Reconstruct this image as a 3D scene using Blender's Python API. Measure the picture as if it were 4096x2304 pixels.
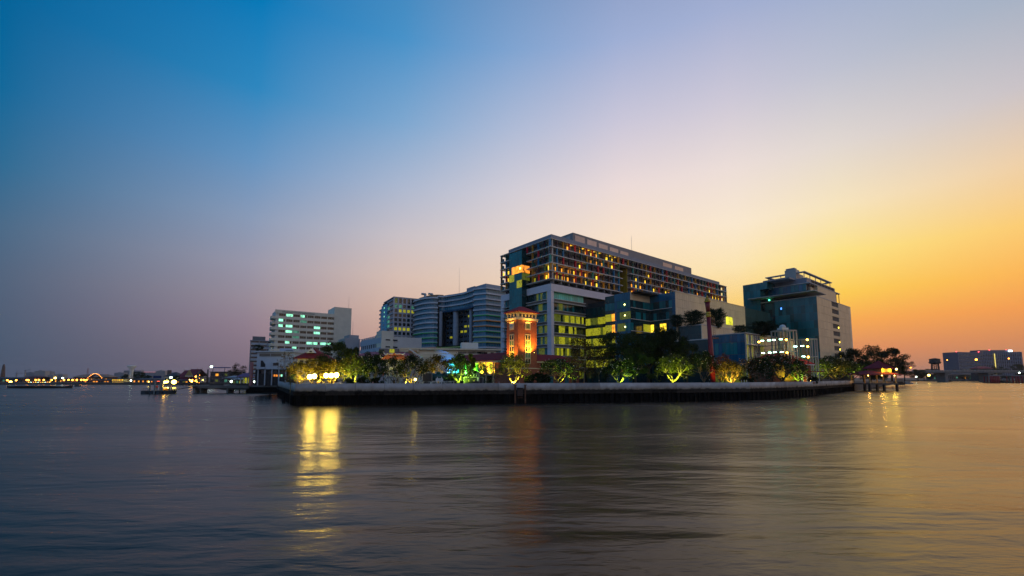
import bpy, bmesh, random
from math import *
from mathutils import Vector, Matrix, Euler
random.seed(11)
scene = bpy.context.scene
for o in list(bpy.data.objects): bpy.data.objects.remove(o)
COL = scene.collection

# ------------------------------------------------------------------ camera
F, CY, EYE, GZ = 1720.0, 1360.0, 5.0, 2.7
PITCH = atan(150 / F)
cam_d = bpy.data.cameras.new('camera'); cam = bpy.data.objects.new('camera', cam_d); COL.objects.link(cam)
cam_d.sensor_width = 36; cam_d.lens = F / 4096 * 36; cam_d.shift_y = (CY - 1152) / 4096
cam_d.clip_start = 0.3; cam_d.clip_end = 20000
cam.location = (0, 0, EYE); cam.rotation_euler = (pi / 2 + PITCH, 0, 0)
scene.camera = cam

# ------------------------------------------------------------------ sky
def lin(c): return tuple(((v / 255) / 12.92 if v / 255 <= .04045 else ((v / 255 + .055) / 1.055) ** 2.4) for v in c)
world = bpy.data.worlds.new('World'); scene.world = world; world.use_nodes = True
wn = world.node_tree.nodes; wl = world.node_tree.links; wn.clear()
ELS = [0, 3, 6, 9, 13, 18, 24, 31, 39, 60, 90]
ZEN = [(44, 92, 146), (34, 76, 128)]
SKY = [
 (-180, [(134, 126, 140), (146, 142, 160), (152, 154, 176), (156, 162, 188), (156, 168, 198), (150, 170, 206), (140, 167, 210), (126, 163, 212), (110, 157, 212)]),
 (-90, [(74, 90, 112), (82, 100, 124), (88, 110, 136), (90, 117, 146), (86, 122, 158), (72, 126, 170), (54, 127, 178), (36, 125, 182), (28, 121, 184)]),
 (-52, [(62, 79, 102), (66, 87, 110), (72, 92, 116), (74, 97, 123), (66, 103, 134), (36, 105, 146), (8, 103, 153), (0, 99, 154), (0, 94, 154)]),
 (-32, [(126, 107, 122), (134, 116, 130), (145, 127, 142), (152, 140, 153), (153, 151, 169), (138, 155, 184), (102, 148, 193), (46, 135, 191), (0, 121, 184)]),
 (-15, [(178, 140, 130), (192, 153, 140), (205, 167, 151), (214, 180, 164), (216, 191, 180), (202, 193, 198), (172, 184, 208), (125, 167, 208), (72, 146, 201)]),
 (0, [(204, 158, 134), (216, 172, 144), (226, 186, 156), (233, 198, 168), (235, 209, 186), (229, 213, 205), (211, 206, 215), (176, 188, 215), (128, 164, 209)]),
 (15, [(206, 155, 120), (222, 172, 126), (238, 191, 136), (247, 208, 152), (252, 222, 178), (251, 228, 204), (237, 220, 217), (204, 200, 218), (159, 175, 213)]),
 (28, [(198, 138, 112), (222, 158, 110), (243, 184, 112), (253, 211, 124), (254, 230, 178), (252, 234, 208), (238, 223, 217), (206, 201, 216), (164, 176, 211)]),
 (38, [(190, 128, 106), (228, 146, 96), (252, 172, 82), (255, 206, 84), (255, 228, 132), (249, 230, 190), (227, 217, 210), (191, 194, 210), (154, 171, 206)]),
 (52, [(168, 126, 104), (214, 140, 92), (246, 158, 82), (255, 182, 88), (254, 204, 116), (240, 208, 168), (202, 195, 200), (164, 177, 197), (134, 160, 198)]),
 (90, [(158, 124, 112), (192, 146, 118), (222, 168, 122), (238, 184, 130), (240, 198, 152), (228, 198, 178), (202, 191, 194), (166, 174, 194), (134, 158, 194)]),
 (130, [(158, 130, 126), (188, 154, 138), (210, 174, 146), (222, 188, 152), (222, 198, 172), (210, 198, 192), (188, 190, 202), (158, 176, 206), (130, 162, 206)]),
 (180, None)]
SKY[-1] = (180, SKY[0][1])
tc = wn.new('ShaderNodeTexCoord'); sp = wn.new('ShaderNodeSeparateXYZ'); wl.new(tc.outputs['Generated'], sp.inputs[0])
def wmath(op, a, b=None):
    n = wn.new('ShaderNodeMath'); n.operation = op
    for i, v in enumerate((a, b)):
        if v is None: continue
        if isinstance(v, (int, float)): n.inputs[i].default_value = v
        else: wl.new(v, n.inputs[i])
    return n.outputs[0]
az = wmath('MULTIPLY', wmath('ARCTAN2', sp.outputs[0], sp.outputs[1]), 180 / pi)
el = wmath('MAXIMUM', wmath('DIVIDE', wmath('MULTIPLY', wmath('ARCSINE', sp.outputs[2]), 180 / pi), 90), 0.0)
prev = None
for i, (a, cols) in enumerate(SKY):
    r = wn.new('ShaderNodeValToRGB'); e = r.color_ramp.elements
    cc = cols + ZEN
    while len(e) < len(ELS): e.new(0.5)
    for k, (x, c) in enumerate(zip(ELS, cc)):
        e[k].position = x / 90; e[k].color = (*lin(c), 1)
    wl.new(el, r.inputs[0])
    if prev is None: prev = r.outputs[0]; continue
    mr = wn.new('ShaderNodeMapRange'); mr.clamp = True
    mr.interpolation_type = 'LINEAR'
    mr.inputs[1].default_value = SKY[i - 1][0]; mr.inputs[2].default_value = a
    wl.new(az, mr.inputs[0])
    mx = wn.new('ShaderNodeMix'); mx.data_type = 'RGBA'
    wl.new(mr.outputs[0], mx.inputs[0]); wl.new(prev, mx.inputs[6]); wl.new(r.outputs[0], mx.inputs[7]); prev = mx.outputs[2]
bg = wn.new('ShaderNodeBackground'); bg.inputs[1].default_value = 1.0
wl.new(prev, bg.inputs[0]); wo = wn.new('ShaderNodeOutputWorld'); wl.new(bg.outputs[0], wo.inputs[0])
world.cycles.sampling_method = 'MANUAL'; world.cycles.sample_map_resolution = 512

# the sun has set: only a broad faint afterglow is left low in the right of the view
sd = bpy.data.lights.new('sun', 'SUN'); sd.energy = 0.12; sd.angle = radians(40); sd.color = (1, .62, .3)
sun = bpy.data.objects.new('sun', sd); COL.objects.link(sun)
saz, sel = radians(42), radians(5)
sun.rotation_euler = Vector((-sin(saz) * cos(sel), -cos(saz) * cos(sel), -sin(sel))).to_track_quat('-Z', 'Y').to_euler()

vs = scene.view_settings
scene.display_settings.display_device = 'sRGB'
vs.view_transform = 'Standard'; vs.look = 'None'; vs.exposure = 0; vs.gamma = 1; vs.use_curve_mapping = False
cy = scene.cycles
cy.use_denoising = True; cy.max_bounces = 6; cy.diffuse_bounces = 2; cy.glossy_bounces = 3; cy.transmission_bounces = 4
cy.transparent_max_bounces = 8; cy.sample_clamp_indirect = 4; cy.sample_clamp_direct = 0; cy.caustics_reflective = False; cy.caustics_refractive = False
cy.use_light_tree = True; cy.volume_bounces = 0

# ------------------------------------------------------------------ helpers: layout
def ray(x, y):
    a = (x - 2048) / F; b = (CY - y) / F
    return (a, cos(PITCH) - b * sin(PITCH), sin(PITCH) + b * cos(PITCH))
def atz(x, y, Z):
    d = ray(x, y); t = (Z - EYE) / d[2]; return (d[0] * t, d[1] * t)
def aty(x, y, Y):
    d = ray(x, y); t = Y / d[1]; return (d[0] * t, Y, EYE + d[2] * t)
class Frame:
    def __init__(s, N, ang):
        s.o = N; s.ang = radians(ang); s.c = cos(s.ang); s.s = sin(s.ang)
    def loc(s, X, Y):
        X -= s.o[0]; Y -= s.o[1]; return (X * s.c + Y * s.s, -X * s.s + Y * s.c)
    def wor(s, x, y): return (s.o[0] + x * s.c - y * s.s, s.o[1] + x * s.s + y * s.c)
    def R(s, x, y, off=0):
        d = ray(x, y); k = (-s.o[0] * s.s + s.o[1] * s.c + off) / (-d[0] * s.s + d[1] * s.c)
        return (s.loc(d[0] * k, d[1] * k)[0], EYE + d[2] * k)
    def L(s, x, y, off=0):
        d = ray(x, y); k = (s.o[0] * s.c + s.o[1] * s.s + off) / (d[0] * s.c + d[1] * s.s)
        return (s.loc(d[0] * k, d[1] * k)[1], EYE + d[2] * k)
ORD = 'first second third fourth fifth sixth seventh eighth ninth tenth eleventh twelfth thirteenth fourteenth fifteenth sixteenth'.split()

# ------------------------------------------------------------------ helpers: materials
MATS = {}
def mat(name, col, rough=.65, metal=0.0, var=.12, vs=.35, bump=0.0, bs=3.0, emit=None, es=0.0, spec=.5, stretch=None, sample=False, ior=1.45):
    if name in MATS: return MATS[name]
    m = bpy.data.materials.new(name); m.use_nodes = True; n = m.node_tree.nodes; l = m.node_tree.links
    b = n['Principled BSDF']
    b.inputs['Roughness'].default_value = rough; b.inputs['Metallic'].default_value = metal
    b.inputs['Specular IOR Level'].default_value = spec; b.inputs['IOR'].default_value = ior
    g = n.new('ShaderNodeNewGeometry'); vec = g.outputs['Position']
    if stretch:
        mp = n.new('ShaderNodeMapping'); mp.inputs['Scale'].default_value = stretch; l.new(vec, mp.inputs[0]); vec = mp.outputs[0]
    t = n.new('ShaderNodeTexNoise'); t.inputs['Scale'].default_value = vs; t.inputs['Detail'].default_value = 5; l.new(vec, t.inputs[0])
    oi = n.new('ShaderNodeObjectInfo')
    ad = n.new('ShaderNodeMath'); ad.operation = 'MULTIPLY_ADD'; l.new(oi.outputs['Random'], ad.inputs[0]); ad.inputs[1].default_value = .5; l.new(t.outputs[0], ad.inputs[2])
    mr = n.new('ShaderNodeMapRange'); mr.inputs[1].default_value = .35; mr.inputs[2].default_value = 1.15; mr.inputs[3].default_value = 1 - var * 1.6; mr.inputs[4].default_value = 1 + var
    l.new(ad.outputs[0], mr.inputs[0])
    mx = n.new('ShaderNodeVectorMath'); mx.operation = 'SCALE'; mx.inputs[0].default_value = col[:3]; l.new(mr.outputs[0], mx.inputs['Scale'])
    l.new(mx.outputs[0], b.inputs['Base Color'])
    if bump:
        t2 = n.new('ShaderNodeTexNoise'); t2.inputs['Scale'].default_value = bs; t2.inputs['Detail'].default_value = 4; l.new(vec, t2.inputs[0])
        bp = n.new('ShaderNodeBump'); bp.inputs['Strength'].default_value = bump; bp.inputs['Distance'].default_value = .1; l.new(t2.outputs[0], bp.inputs['Height']); l.new(bp.outputs[0], b.inputs['Normal'])
    if emit:
        b.inputs['Emission Color'].default_value = (*emit, 1); b.inputs['Emission Strength'].default_value = es
    m.cycles.emission_sampling = 'AUTO' if sample else 'NONE'
    MATS[name] = m; return m
def litmat(name, col, es, contrast=.6, scale=1.1, base=(.05, .05, .05)):
    """a lit room seen through glass: uneven light with furniture-sized patches, each window at its own level"""
    if name in MATS: return MATS[name]
    m = mat(name, base, rough=.25, var=.2); n = m.node_tree.nodes; l = m.node_tree.links; b = n['Principled BSDF']
    g = n.new('ShaderNodeNewGeometry'); mp = n.new('ShaderNodeMapping'); mp.inputs['Scale'].default_value = (scale, scale, scale * .8); l.new(g.outputs['Position'], mp.inputs[0])
    t = n.new('ShaderNodeTexVoronoi'); t.inputs['Scale'].default_value = 1.3; l.new(mp.outputs[0], t.inputs[0])
    t2 = n.new('ShaderNodeTexNoise'); t2.inputs['Scale'].default_value = .8; t2.inputs['Detail'].default_value = 3; l.new(mp.outputs[0], t2.inputs[0])
    sx = n.new('ShaderNodeSeparateColor'); l.new(t.outputs['Color'], sx.inputs[0])
    a = n.new('ShaderNodeMath'); a.operation = 'MULTIPLY_ADD'; l.new(sx.outputs[0], a.inputs[0]); a.inputs[1].default_value = contrast; l.new(t2.outputs[0], a.inputs[2])
    oi = n.new('ShaderNodeObjectInfo'); a2 = n.new('ShaderNodeMath'); a2.operation = 'MULTIPLY_ADD'; l.new(oi.outputs['Random'], a2.inputs[0]); a2.inputs[1].default_value = .5; l.new(a.outputs[0], a2.inputs[2])
    mr = n.new('ShaderNodeMapRange'); mr.inputs[1].default_value = .35; mr.inputs[2].default_value = 1.4; mr.inputs[3].default_value = es * .12; mr.inputs[4].default_value = es * 1.5; l.new(a2.outputs[0], mr.inputs[0])
    b.inputs['Emission Color'].default_value = (*col, 1); l.new(mr.outputs[0], b.inputs['Emission Strength'])
    return m
def glass(name, col, rough=.1, var=.25):
    return mat(name, col, rough=rough, var=var, vs=.12, spec=.7, ior=1.5, bump=.012, bs=.4)
def lamp(name, col, es): return mat(name, (.8, .8, .8), emit=col, es=es, var=0, sample=True)
def farlamp(name, col, es): return mat(name, (.8, .8, .8), emit=col, es=es, var=0)

# ------------------------------------------------------------------ helpers: objects
def tag(o, label=None, cat=None, group=None, kind=None):
    if label: o['label'] = label
    if cat: o['category'] = cat
    if group: o['group'] = group
    if kind: o['kind'] = kind
    return o
def empty(name, loc, label, cat, rz=0, group=None):
    o = bpy.data.objects.new(name, None); o.location = loc; o.rotation_euler = (0, 0, rz); o.empty_display_size = .2
    COL.objects.link(o); return tag(o, label, cat, group)
def obj(name, me, par=None, loc=(0, 0, 0), rot=None, kind=None, scale=None):
    o = bpy.data.objects.new(name, me); o.location = loc
    if rot: o.rotation_euler = rot
    if scale: o.scale = scale
    if par: o.parent = par
    if kind: o['kind'] = kind
    COL.objects.link(o); return o
class MB:
    """collects shapes into one mesh"""
    def __init__(s): s.v = []; s.f = []; s.sm = set()
    def box(s, x0, x1, y0, y1, z0, z1):
        n = len(s.v); s.v += [(x, y, z) for z in (z0, z1) for y in (y0, y1) for x in (x0, x1)]
        s.f += [[n + i for i in q] for q in ((0, 2, 3, 1), (4, 5, 7, 6), (0, 1, 5, 4), (2, 6, 7, 3), (0, 4, 6, 2), (1, 3, 7, 5))]; return s
    def tube(s, p0, p1, r0, r1=None, k=8, cap=True):
        r1 = r0 if r1 is None else r1; p0 = Vector(p0); p1 = Vector(p1); d = (p1 - p0)
        if d.length < 1e-6: return s
        q = d.to_track_quat('Z', 'Y'); n = len(s.v)
        for p, r in ((p0, r0), (p1, r1)):
            for i in range(k):
                a = 2 * pi * i / k; s.v.append(tuple(p + q @ Vector((r * cos(a), r * sin(a), 0))))
        for i in range(k):
            s.sm.add(len(s.f)); s.f.append([n + i, n + (i + 1) % k, n + k + (i + 1) % k, n + k + i])
        if cap: s.f.append([n + i for i in reversed(range(k))]); s.f.append([n + k + i for i in range(k)])
        return s
    def bar(s, p0, p1, w, h=None):
        h = h or w; p0 = Vector(p0); p1 = Vector(p1); q = (p1 - p0).to_track_quat('Z', 'Y'); n = len(s.v)
        for p in (p0, p1):
            for a, b in ((-1, -1), (1, -1), (1, 1), (-1, 1)): s.v.append(tuple(p + q @ Vector((a * w / 2, b * h / 2, 0))))
        for i in range(4): s.f.append([n + i, n + (i + 1) % 4, n + 4 + (i + 1) % 4, n + 4 + i])
        s.f.append([n + 3, n + 2, n + 1, n]); s.f.append([n + 4, n + 5, n + 6, n + 7]); return s
    def prism(s, poly, z0, z1):
        n = len(s.v); k = len(poly); s.v += [(p[0], p[1], z0) for p in poly] + [(p[0], p[1], z1) for p in poly]
        for i in range(k): s.f.append([n + i, n + (i + 1) % k, n + k + (i + 1) % k, n + k + i])
        s.f.append([n + i for i in reversed(range(k))]); s.f.append([n + k + i for i in range(k)]); return s
    def xprism(s, poly, y0, y1):
        """polygon in x,z extruded along y"""
        n = len(s.v); k = len(poly); s.v += [(p[0], y0, p[1]) for p in poly] + [(p[0], y1, p[1]) for p in poly]
        for i in range(k): s.f.append([n + i, n + k + i, n + k + (i + 1) % k, n + (i + 1) % k])
        s.f.append([n + i for i in range(k)]); s.f.append([n + k + i for i in reversed(range(k))]); return s
    def poly(s, *pts):
        n = len(s.v); s.v += [tuple(p) for p in pts]; s.f.append([n + i for i in range(len(pts))]); return s
    def lathe(s, prof, k=12, c=(0, 0)):
        n = len(s.v)
        for r, z in prof:
            for i in range(k):
                a = 2 * pi * i / k; s.v.append((c[0] + r * cos(a), c[1] + r * sin(a), z))
        for j in range(len(prof) - 1):
            for i in range(k):
                s.sm.add(len(s.f)); s.f.append([n + j * k + i, n + j * k + (i + 1) % k, n + (j + 1) * k + (i + 1) % k, n + (j + 1) * k + i])
        s.f.append([n + i for i in reversed(range(k))]); s.f.append([n + (len(prof) - 1) * k + i for i in range(k)]); return s
    def ball(s, c, r, k=10, sz=1.0):
        pr = [(max(r * sin(pi * j / 6), 1e-3), c[2] - r * sz * cos(pi * j / 6)) for j in range(7)]
        return s.lathe(pr, k, c)
    def hip(s, x0, x1, y0, y1, z0, z1, inset=None, over=0):
        """hipped roof; the ridge runs along the longer side"""
        x0 -= over; x1 += over; y0 -= over; y1 += over
        w = min(x1 - x0, y1 - y0) / 2; i = w if inset is None else inset
        if x1 - x0 >= y1 - y0: a, b = (x0 + i, (y0 + y1) / 2, z1), (x1 - i, (y0 + y1) / 2, z1)
        else: a, b = ((x0 + x1) / 2, y0 + i, z1), ((x0 + x1) / 2, y1 - i, z1)
        n = len(s.v); s.v += [(x0, y0, z0), (x1, y0, z0), (x1, y1, z0), (x0, y1, z0), (x0, y0, z0 - .18), (x1, y0, z0 - .18), (x1, y1, z0 - .18), (x0, y1, z0 - .18), a, b]
        if x1 - x0 >= y1 - y0: fs = [(0, 1, 9, 8), (1, 2, 9), (2, 3, 8, 9), (3, 0, 8)]
        else: fs = [(0, 1, 8), (1, 2, 9, 8), (2, 3, 9), (3, 0, 8, 9)]
        fs += [(4, 5, 1, 0), (5, 6, 2, 1), (6, 7, 3, 2), (7, 4, 0, 3), (7, 6, 5, 4)]
        s.f += [[n + q for q in t] for t in fs]; return s
    def strip(s, pts, off, th, z0, z1):
        """a band that follows a plan line: outer face OFF in front of it, TH thick"""
        k = len(pts); nr = []
        for i in range(k):
            a = Vector(pts[max(i - 1, 0)]); b = Vector(pts[min(i + 1, k - 1)]); d = (b - a).normalized(); nr.append(Vector((d.y, -d.x)))
        n = len(s.v)
        for i, p in enumerate(pts):
            o = Vector(p) + nr[i] * off; q = Vector(p) + nr[i] * (off - th)
            s.v += [(o.x, o.y, z0), (o.x, o.y, z1), (q.x, q.y, z1), (q.x, q.y, z0)]
        for i in range(k - 1):
            a, b = n + 4 * i, n + 4 * (i + 1)
            for j in range(4): s.f.append([a + j, b + j, b + (j + 1) % 4, a + (j + 1) % 4])
        s.f.append([n + 3, n + 2, n + 1, n]); e = n + 4 * (k - 1); s.f.append([e, e + 1, e + 2, e + 3]); return s
    def mesh(s, name, m):
        me = bpy.data.meshes.new(name); me.from_pydata(s.v, [], s.f); me.materials.append(m)
        if s.sm:
            me.polygons.foreach_set('use_smooth', [i in s.sm for i in range(len(s.f))])
        me.update(); return me
    def build(s, name, m, par=None, loc=(0, 0, 0), rot=None, kind=None): return obj(name, s.mesh(name, m), par, loc, rot, kind)
_BX = {}
def bxm(sx, sy, sz, m):
    k = (round(sx, 3), round(sy, 3), round(sz, 3), m.name)
    if k not in _BX: _BX[k] = MB().box(-sx / 2, sx / 2, -sy / 2, sy / 2, -sz / 2, sz / 2).mesh('box_piece', m)
    return _BX[k]
class Bld:
    """a building: an Empty at its near corner, its parts in its own axes (x along the right front, y along the left front, z above the river)"""
    def __init__(s, name, label, cat, fr, ox=0, oy=0, gz=GZ, group=None):
        s.fr = fr; s.ox = ox; s.oy = oy; s.gz = gz; w = fr.wor(ox, oy)
        s.root = empty(name, (w[0], w[1], gz), label, cat, fr.ang, group)
    def box(s, name, x0, x1, y0, y1, z0, z1, m, par=None, kind=None):
        c = Vector(((x0 + x1) / 2 - s.ox, (y0 + y1) / 2 - s.oy, (z0 + z1) / 2 - s.gz))
        if par is not None: c = c - Vector(par.location)
        return obj(name, bxm(abs(x1 - x0), abs(y1 - y0), abs(z1 - z0), m), par or s.root, c, kind=kind)
    def mb(s, name, b, m, kind=None, par=None):
        b.v = [(v[0] - s.ox, v[1] - s.oy, v[2] - s.gz) for v in b.v]
        return b.build(name, m, par or s.root, kind=kind)
def mast(b_or_root, p, h, name='antenna'):
    m = MB().tube(p, (p[0], p[1], p[2] + h), .09, .04, 6)
    m.bar((p[0] - .5, p[1], p[2] + h * .7), (p[0] + .5, p[1], p[2] + h * .7), .06).bar((p[0] - .35, p[1], p[2] + h * .85), (p[0] + .35, p[1], p[2] + h * .85), .06)
    return m
def textmesh(name, body, size, m, depth=.01):
    cu = bpy.data.curves.new(name, 'FONT'); cu.body = body; cu.size = size; cu.extrude = depth; cu.align_x = 'CENTER'; cu.align_y = 'CENTER'
    cu.resolution_u = 2
    o = bpy.data.objects.new(name, cu); COL.objects.link(o)
    dg = bpy.context.evaluated_depsgraph_get(); me = bpy.data.meshes.new_from_object(o.evaluated_get(dg)); me.materials.clear(); me.materials.append(m)
    bpy.data.objects.remove(o); bpy.data.curves.remove(cu); return me
# ------------------------------------------------------------------ materials
conc = mat('concrete', (.34, .36, .37), .85, var=.25, bump=.2)
conc_d = mat('dark_concrete', (.10, .10, .10), .9, var=.3, bump=.2)
white = mat('white_paint', (.62, .63, .60), .7, var=.08)
cream = mat('cream_paint', (.60, .55, .40), .7, var=.1)
greyp = mat('grey_paint', (.30, .32, .35), .7, var=.1)
slabm = mat('slab_concrete', (.58, .54, .50), .75, var=.12)
wallgrey = mat('grey_plaster', (.17, .165, .17), .8, var=.2)
darkm = mat('dark_recess', (.025, .027, .03), .8, var=.3)
panelw = mat('pale_metal_panel', (.62, .60, .66), .5, var=.08)
beige = mat('beige_panel', (.70, .57, .37), .5, var=.08)
jointm = mat('panel_joint', (.10, .095, .09), .8)
steel = mat('galvanised_steel', (.36, .37, .38), .5, metal=.5, var=.15)
blk = mat('black_metal', (.02, .02, .022), .5, var=.2)
rust = mat('rusty_steel', (.22, .10, .05), .85, var=.4, vs=2.0)
brick = mat('red_brick', (.40, .12, .055), .85, var=.28, vs=1.6, bump=.5, bs=6)
redtile = mat('red_roof_tile', (.24, .028, .034), .9, spec=.2, var=.25, vs=1.0)
tglass = glass('teal_glass', (.008, .17, .19), .16)
tglass2 = glass('deep_teal_glass', (.006, .10, .10), .14)
bglass = glass('blue_glass', (.012, .11, .20), .16)
dglass = glass('dark_green_glass', (.005, .036, .038), .1)
cglass = glass('curtain_blind_glass', (.03, .52, .46), .35)
wglass = glass('window_glass', (.012, .018, .022), .1)
barkm = mat('bark', (.20, .15, .09), .9, var=.3, vs=3, bump=.5, bs=8)
bark_d = mat('dark_bark', (.06, .045, .03), .9, var=.3, vs=3)
L_yel = litmat('lit_yellow_room', (1.0, .62, .03), 1.5)
L_amb = litmat('lit_amber_room', (1.0, .36, .02), 1.25)
L_grn = litmat('lit_green_room', (.66, .64, .015), .33, 1.5, 1.9)
L_dgn = litmat('dim_green_room', (.28, .34, .02), .17, 1.3, 1.9)
L_cyn = litmat('lit_cyan_room', (.30, 1.0, .62), 1.1, .9)
L_dcy = litmat('dim_cyan_room', (.10, .42, .28), .35, 1.0)
L_org = litmat('lit_orange_room', (1.0, .30, .03), 1.2)
E_flood = lamp('floodlight_lens', (1, .66, .10), 70)
E_yel = lamp('yellow_lamp', (1, .72, .12), 22)
E_org = farlamp('orange_street_lamp', (1, .30, .02), 14)
E_wht = farlamp('white_street_lamp', (.75, 1, .80), 14)
E_ylf = farlamp('yellow_street_lamp', (1, .70, .10), 14)
E_cw = lamp('cool_white_lamp', (.45, 1, .72), 14)
E_ow = lamp('orange_tower_lamp', (1, .45, .03), 30)
E_red = farlamp('red_beacon', (1, .05, .05), 5)

# ------------------------------------------------------------------ water
wm = bpy.data.materials.new('river_water'); wm.use_nodes = True; n = wm.node_tree.nodes; l = wm.node_tree.links; b = n['Principled BSDF']
b.inputs['Base Color'].default_value = (.022, .014, .008, 1); b.inputs['Specular IOR Level'].default_value = .40; b.inputs['Specular Tint'].default_value = (1, .74, .48, 1); b.inputs['IOR'].default_value = 1.33  # orange specular tint puts the sunset colour into the water's reflections
g = n.new('ShaderNodeNewGeometry')
def wnoise(scale, sc, det, rz=0.0, dist=0.0):
    mp = n.new('ShaderNodeMapping'); mp.inputs['Scale'].default_value = sc; mp.inputs['Rotation'].default_value = (0, 0, rz); l.new(g.outputs['Position'], mp.inputs[0])
    t = n.new('ShaderNodeTexNoise'); t.inputs['Scale'].default_value = scale; t.inputs['Detail'].default_value = det; t.inputs['Distortion'].default_value = dist; l.new(mp.outputs[0], t.inputs[0]); return t.outputs[0]
swell = wnoise(1.0, (.05, .16, 1), 3, .12, .6)
chop = wnoise(1.0, (.45, 1.3, 1), 4, -.1, .4)
fine = wnoise(1.0, (1.6, 5.0, 1), 3, .05)
def wop(op, a, bb, c=None):
    q = n.new('ShaderNodeMath'); q.operation = op
    for i, v in enumerate((a, bb, c)):
        if v is None: continue
        if isinstance(v, (int, float)): q.inputs[i].default_value = v
        else: l.new(v, q.inputs[i])
    return q.outputs[0]
h = wop('MULTIPLY_ADD', swell, 1.6, wop('MULTIPLY_ADD', chop, .24, wop('MULTIPLY', fine, .04)))
bp = n.new('ShaderNodeBump'); bp.inputs['Strength'].default_value = 1.0; bp.inputs['Distance'].default_value = .24; l.new(h, bp.inputs['Height']); l.new(bp.outputs[0], b.inputs['Normal'])
patch = wnoise(1.0, (.012, .05, 1), 2, .2)
mr = n.new('ShaderNodeMapRange'); mr.inputs[1].default_value = .3; mr.inputs[2].default_value = .7; mr.inputs[3].default_value = .20; mr.inputs[4].default_value = .30; l.new(patch, mr.inputs[0]); l.new(mr.outputs[0], b.inputs['Roughness'])
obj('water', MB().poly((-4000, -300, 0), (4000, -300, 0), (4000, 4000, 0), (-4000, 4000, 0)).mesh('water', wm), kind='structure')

# ------------------------------------------------------------------ land
WALL = [(-68, 126), (-39.6, 79.2), (-18.7, 82), (2.6, 86.6), (23.4, 90.6), (53.7, 98.2), (64.4, 106.1), (83.8, 120.8), (131, 166)]
soil = mat('ground_paving', (.10, .095, .085), .9, var=.3, bump=.3)
gp = [(p[0] * 1.004, p[1] + .6) for p in WALL] + [(306, 344), (361, 392), (420, 470), (300, 700), (-140, 700), (-140, 240), (-100, 168), (-88, 150), (-79, 146)]
obj('ground', MB().prism(gp, -2, GZ).mesh('ground', soil), kind='structure')
obj('far_bank', MB().prism([(-120, 212), (-200, 303), (-4000, 314), (-4000, 4400), (-100, 4400), (-110, 230)], -2, 1.6).mesh('far_bank', soil), kind='structure')
obj('far_right_bank', MB().prism([(350, 400), (500, 540), (4000, 570), (4000, 4400), (260, 4400), (260, 420)], -2, 1.5).mesh('far_right_bank', soil), kind='structure')

# flood wall: pale concrete parapet panels on a tide-stained beam over sheet piles
pw = mat('parapet_concrete', (.46, .47, .48), .9, var=.3, vs=.6, bump=.25)
n = pw.node_tree.nodes; l = pw.node_tree.links; b = n['Principled BSDF']; src = b.inputs['Base Color'].links[0].from_socket
g = n.new('ShaderNodeNewGeometry'); sx = n.new('ShaderNodeSeparateXYZ'); l.new(g.outputs['Position'], sx.inputs[0])
t = n.new('ShaderNodeTexNoise'); t.inputs['Scale'].default_value = 1.1; t.inputs['Detail'].default_value = 6; l.new(g.outputs['Position'], t.inputs[0])
a = n.new('ShaderNodeMath'); a.operation = 'MULTIPLY_ADD'; l.new(t.outputs[0], a.inputs[0]); a.inputs[1].default_value = -.9; l.new(sx.outputs[2], a.inputs[2])
mr = n.new('ShaderNodeMapRange'); mr.inputs[1].default_value = 2.02; mr.inputs[2].default_value = 2.22; l.new(a.outputs[0], mr.inputs[0])
mr2 = n.new('ShaderNodeMapRange'); mr2.inputs[1].default_value = 2.2; mr2.inputs[2].default_value = 3.0; l.new(a.outputs[0], mr2.inputs[0])
m0 = n.new('ShaderNodeMix'); m0.data_type = 'RGBA'; l.new(mr2.outputs[0], m0.inputs[0]); m0.inputs[6].default_value = (.27, .22, .16, 1); l.new(src, m0.inputs[7])
m1 = n.new('ShaderNodeMix'); m1.data_type = 'RGBA'; l.new(mr.outputs[0], m1.inputs[0]); m1.inputs[6].default_value = (.045, .04, .034, 1); l.new(m0.outputs[2], m1.inputs[7]); l.new(m1.outputs[2], b.inputs['Base Color'])
weed = mat('tide_stained_beam', (.040, .034, .028), 1.0, spec=.05, var=.5, vs=2.5, bump=.8, bs=4)
pile = mat('tarred_sheet_pile', (.010, .010, .010), .95, spec=.05, var=.4, vs=1.5, bump=.3)
fw = empty('flood_wall', (-20, 82, 0), 'long pale concrete flood wall on black sheet piles along the river edge', 'wall')
def on_wall(fn_step, path=WALL):
    """points along the wall every STEP metres: (x, y, angle, length)"""
    for i in range(len(path) - 1):
        a, b = Vector(path[i]), Vector(path[i + 1]); L = (b - a).length; k = max(1, round(L / fn_step)); d = (b - a) / k
        for j in range(k):
            c = a + d * (j + .5); yield c.x, c.y, atan2(d.y, d.x), d.length
def wpart(name, x, y, ang, sx, sy, z0, z1, m, out=0.0):
    o = obj(name, bxm(round(sx, 2), sy, z1 - z0, m), fw, (x + sin(ang) * out + 20, y - cos(ang) * out - 82, (z0 + z1) / 2), (0, 0, ang)); return o
rw = random.Random(5)
for x, y, a, L in on_wall(6.0): wpart('wall_panel', x, y, a, L - .05, .36, 2.44, 3.88 + rw.uniform(-.02, .02), pw, rw.uniform(-.02, .02))
for x, y, a, L in on_wall(6.0): wpart('capping_beam', x, y, a, L + .02, .75, 1.72, 2.44, weed, .08)
for i, (x, y, a, L) in enumerate(on_wall(1.12)): wpart('sheet_pile', x, y, a, L * (.62 if i % 2 else .5), .34, -1.5, 1.72, pile, .16 if i % 2 else -.12)
back = MB()
for i in range(len(WALL) - 1): back.strip([WALL[i], WALL[i + 1]], -.3, .2, -1.5, 1.72)
back.v = [(v[0] + 20, v[1] - 82, v[2]) for v in back.v]
back.build('pile_backing', pile, fw)
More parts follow.
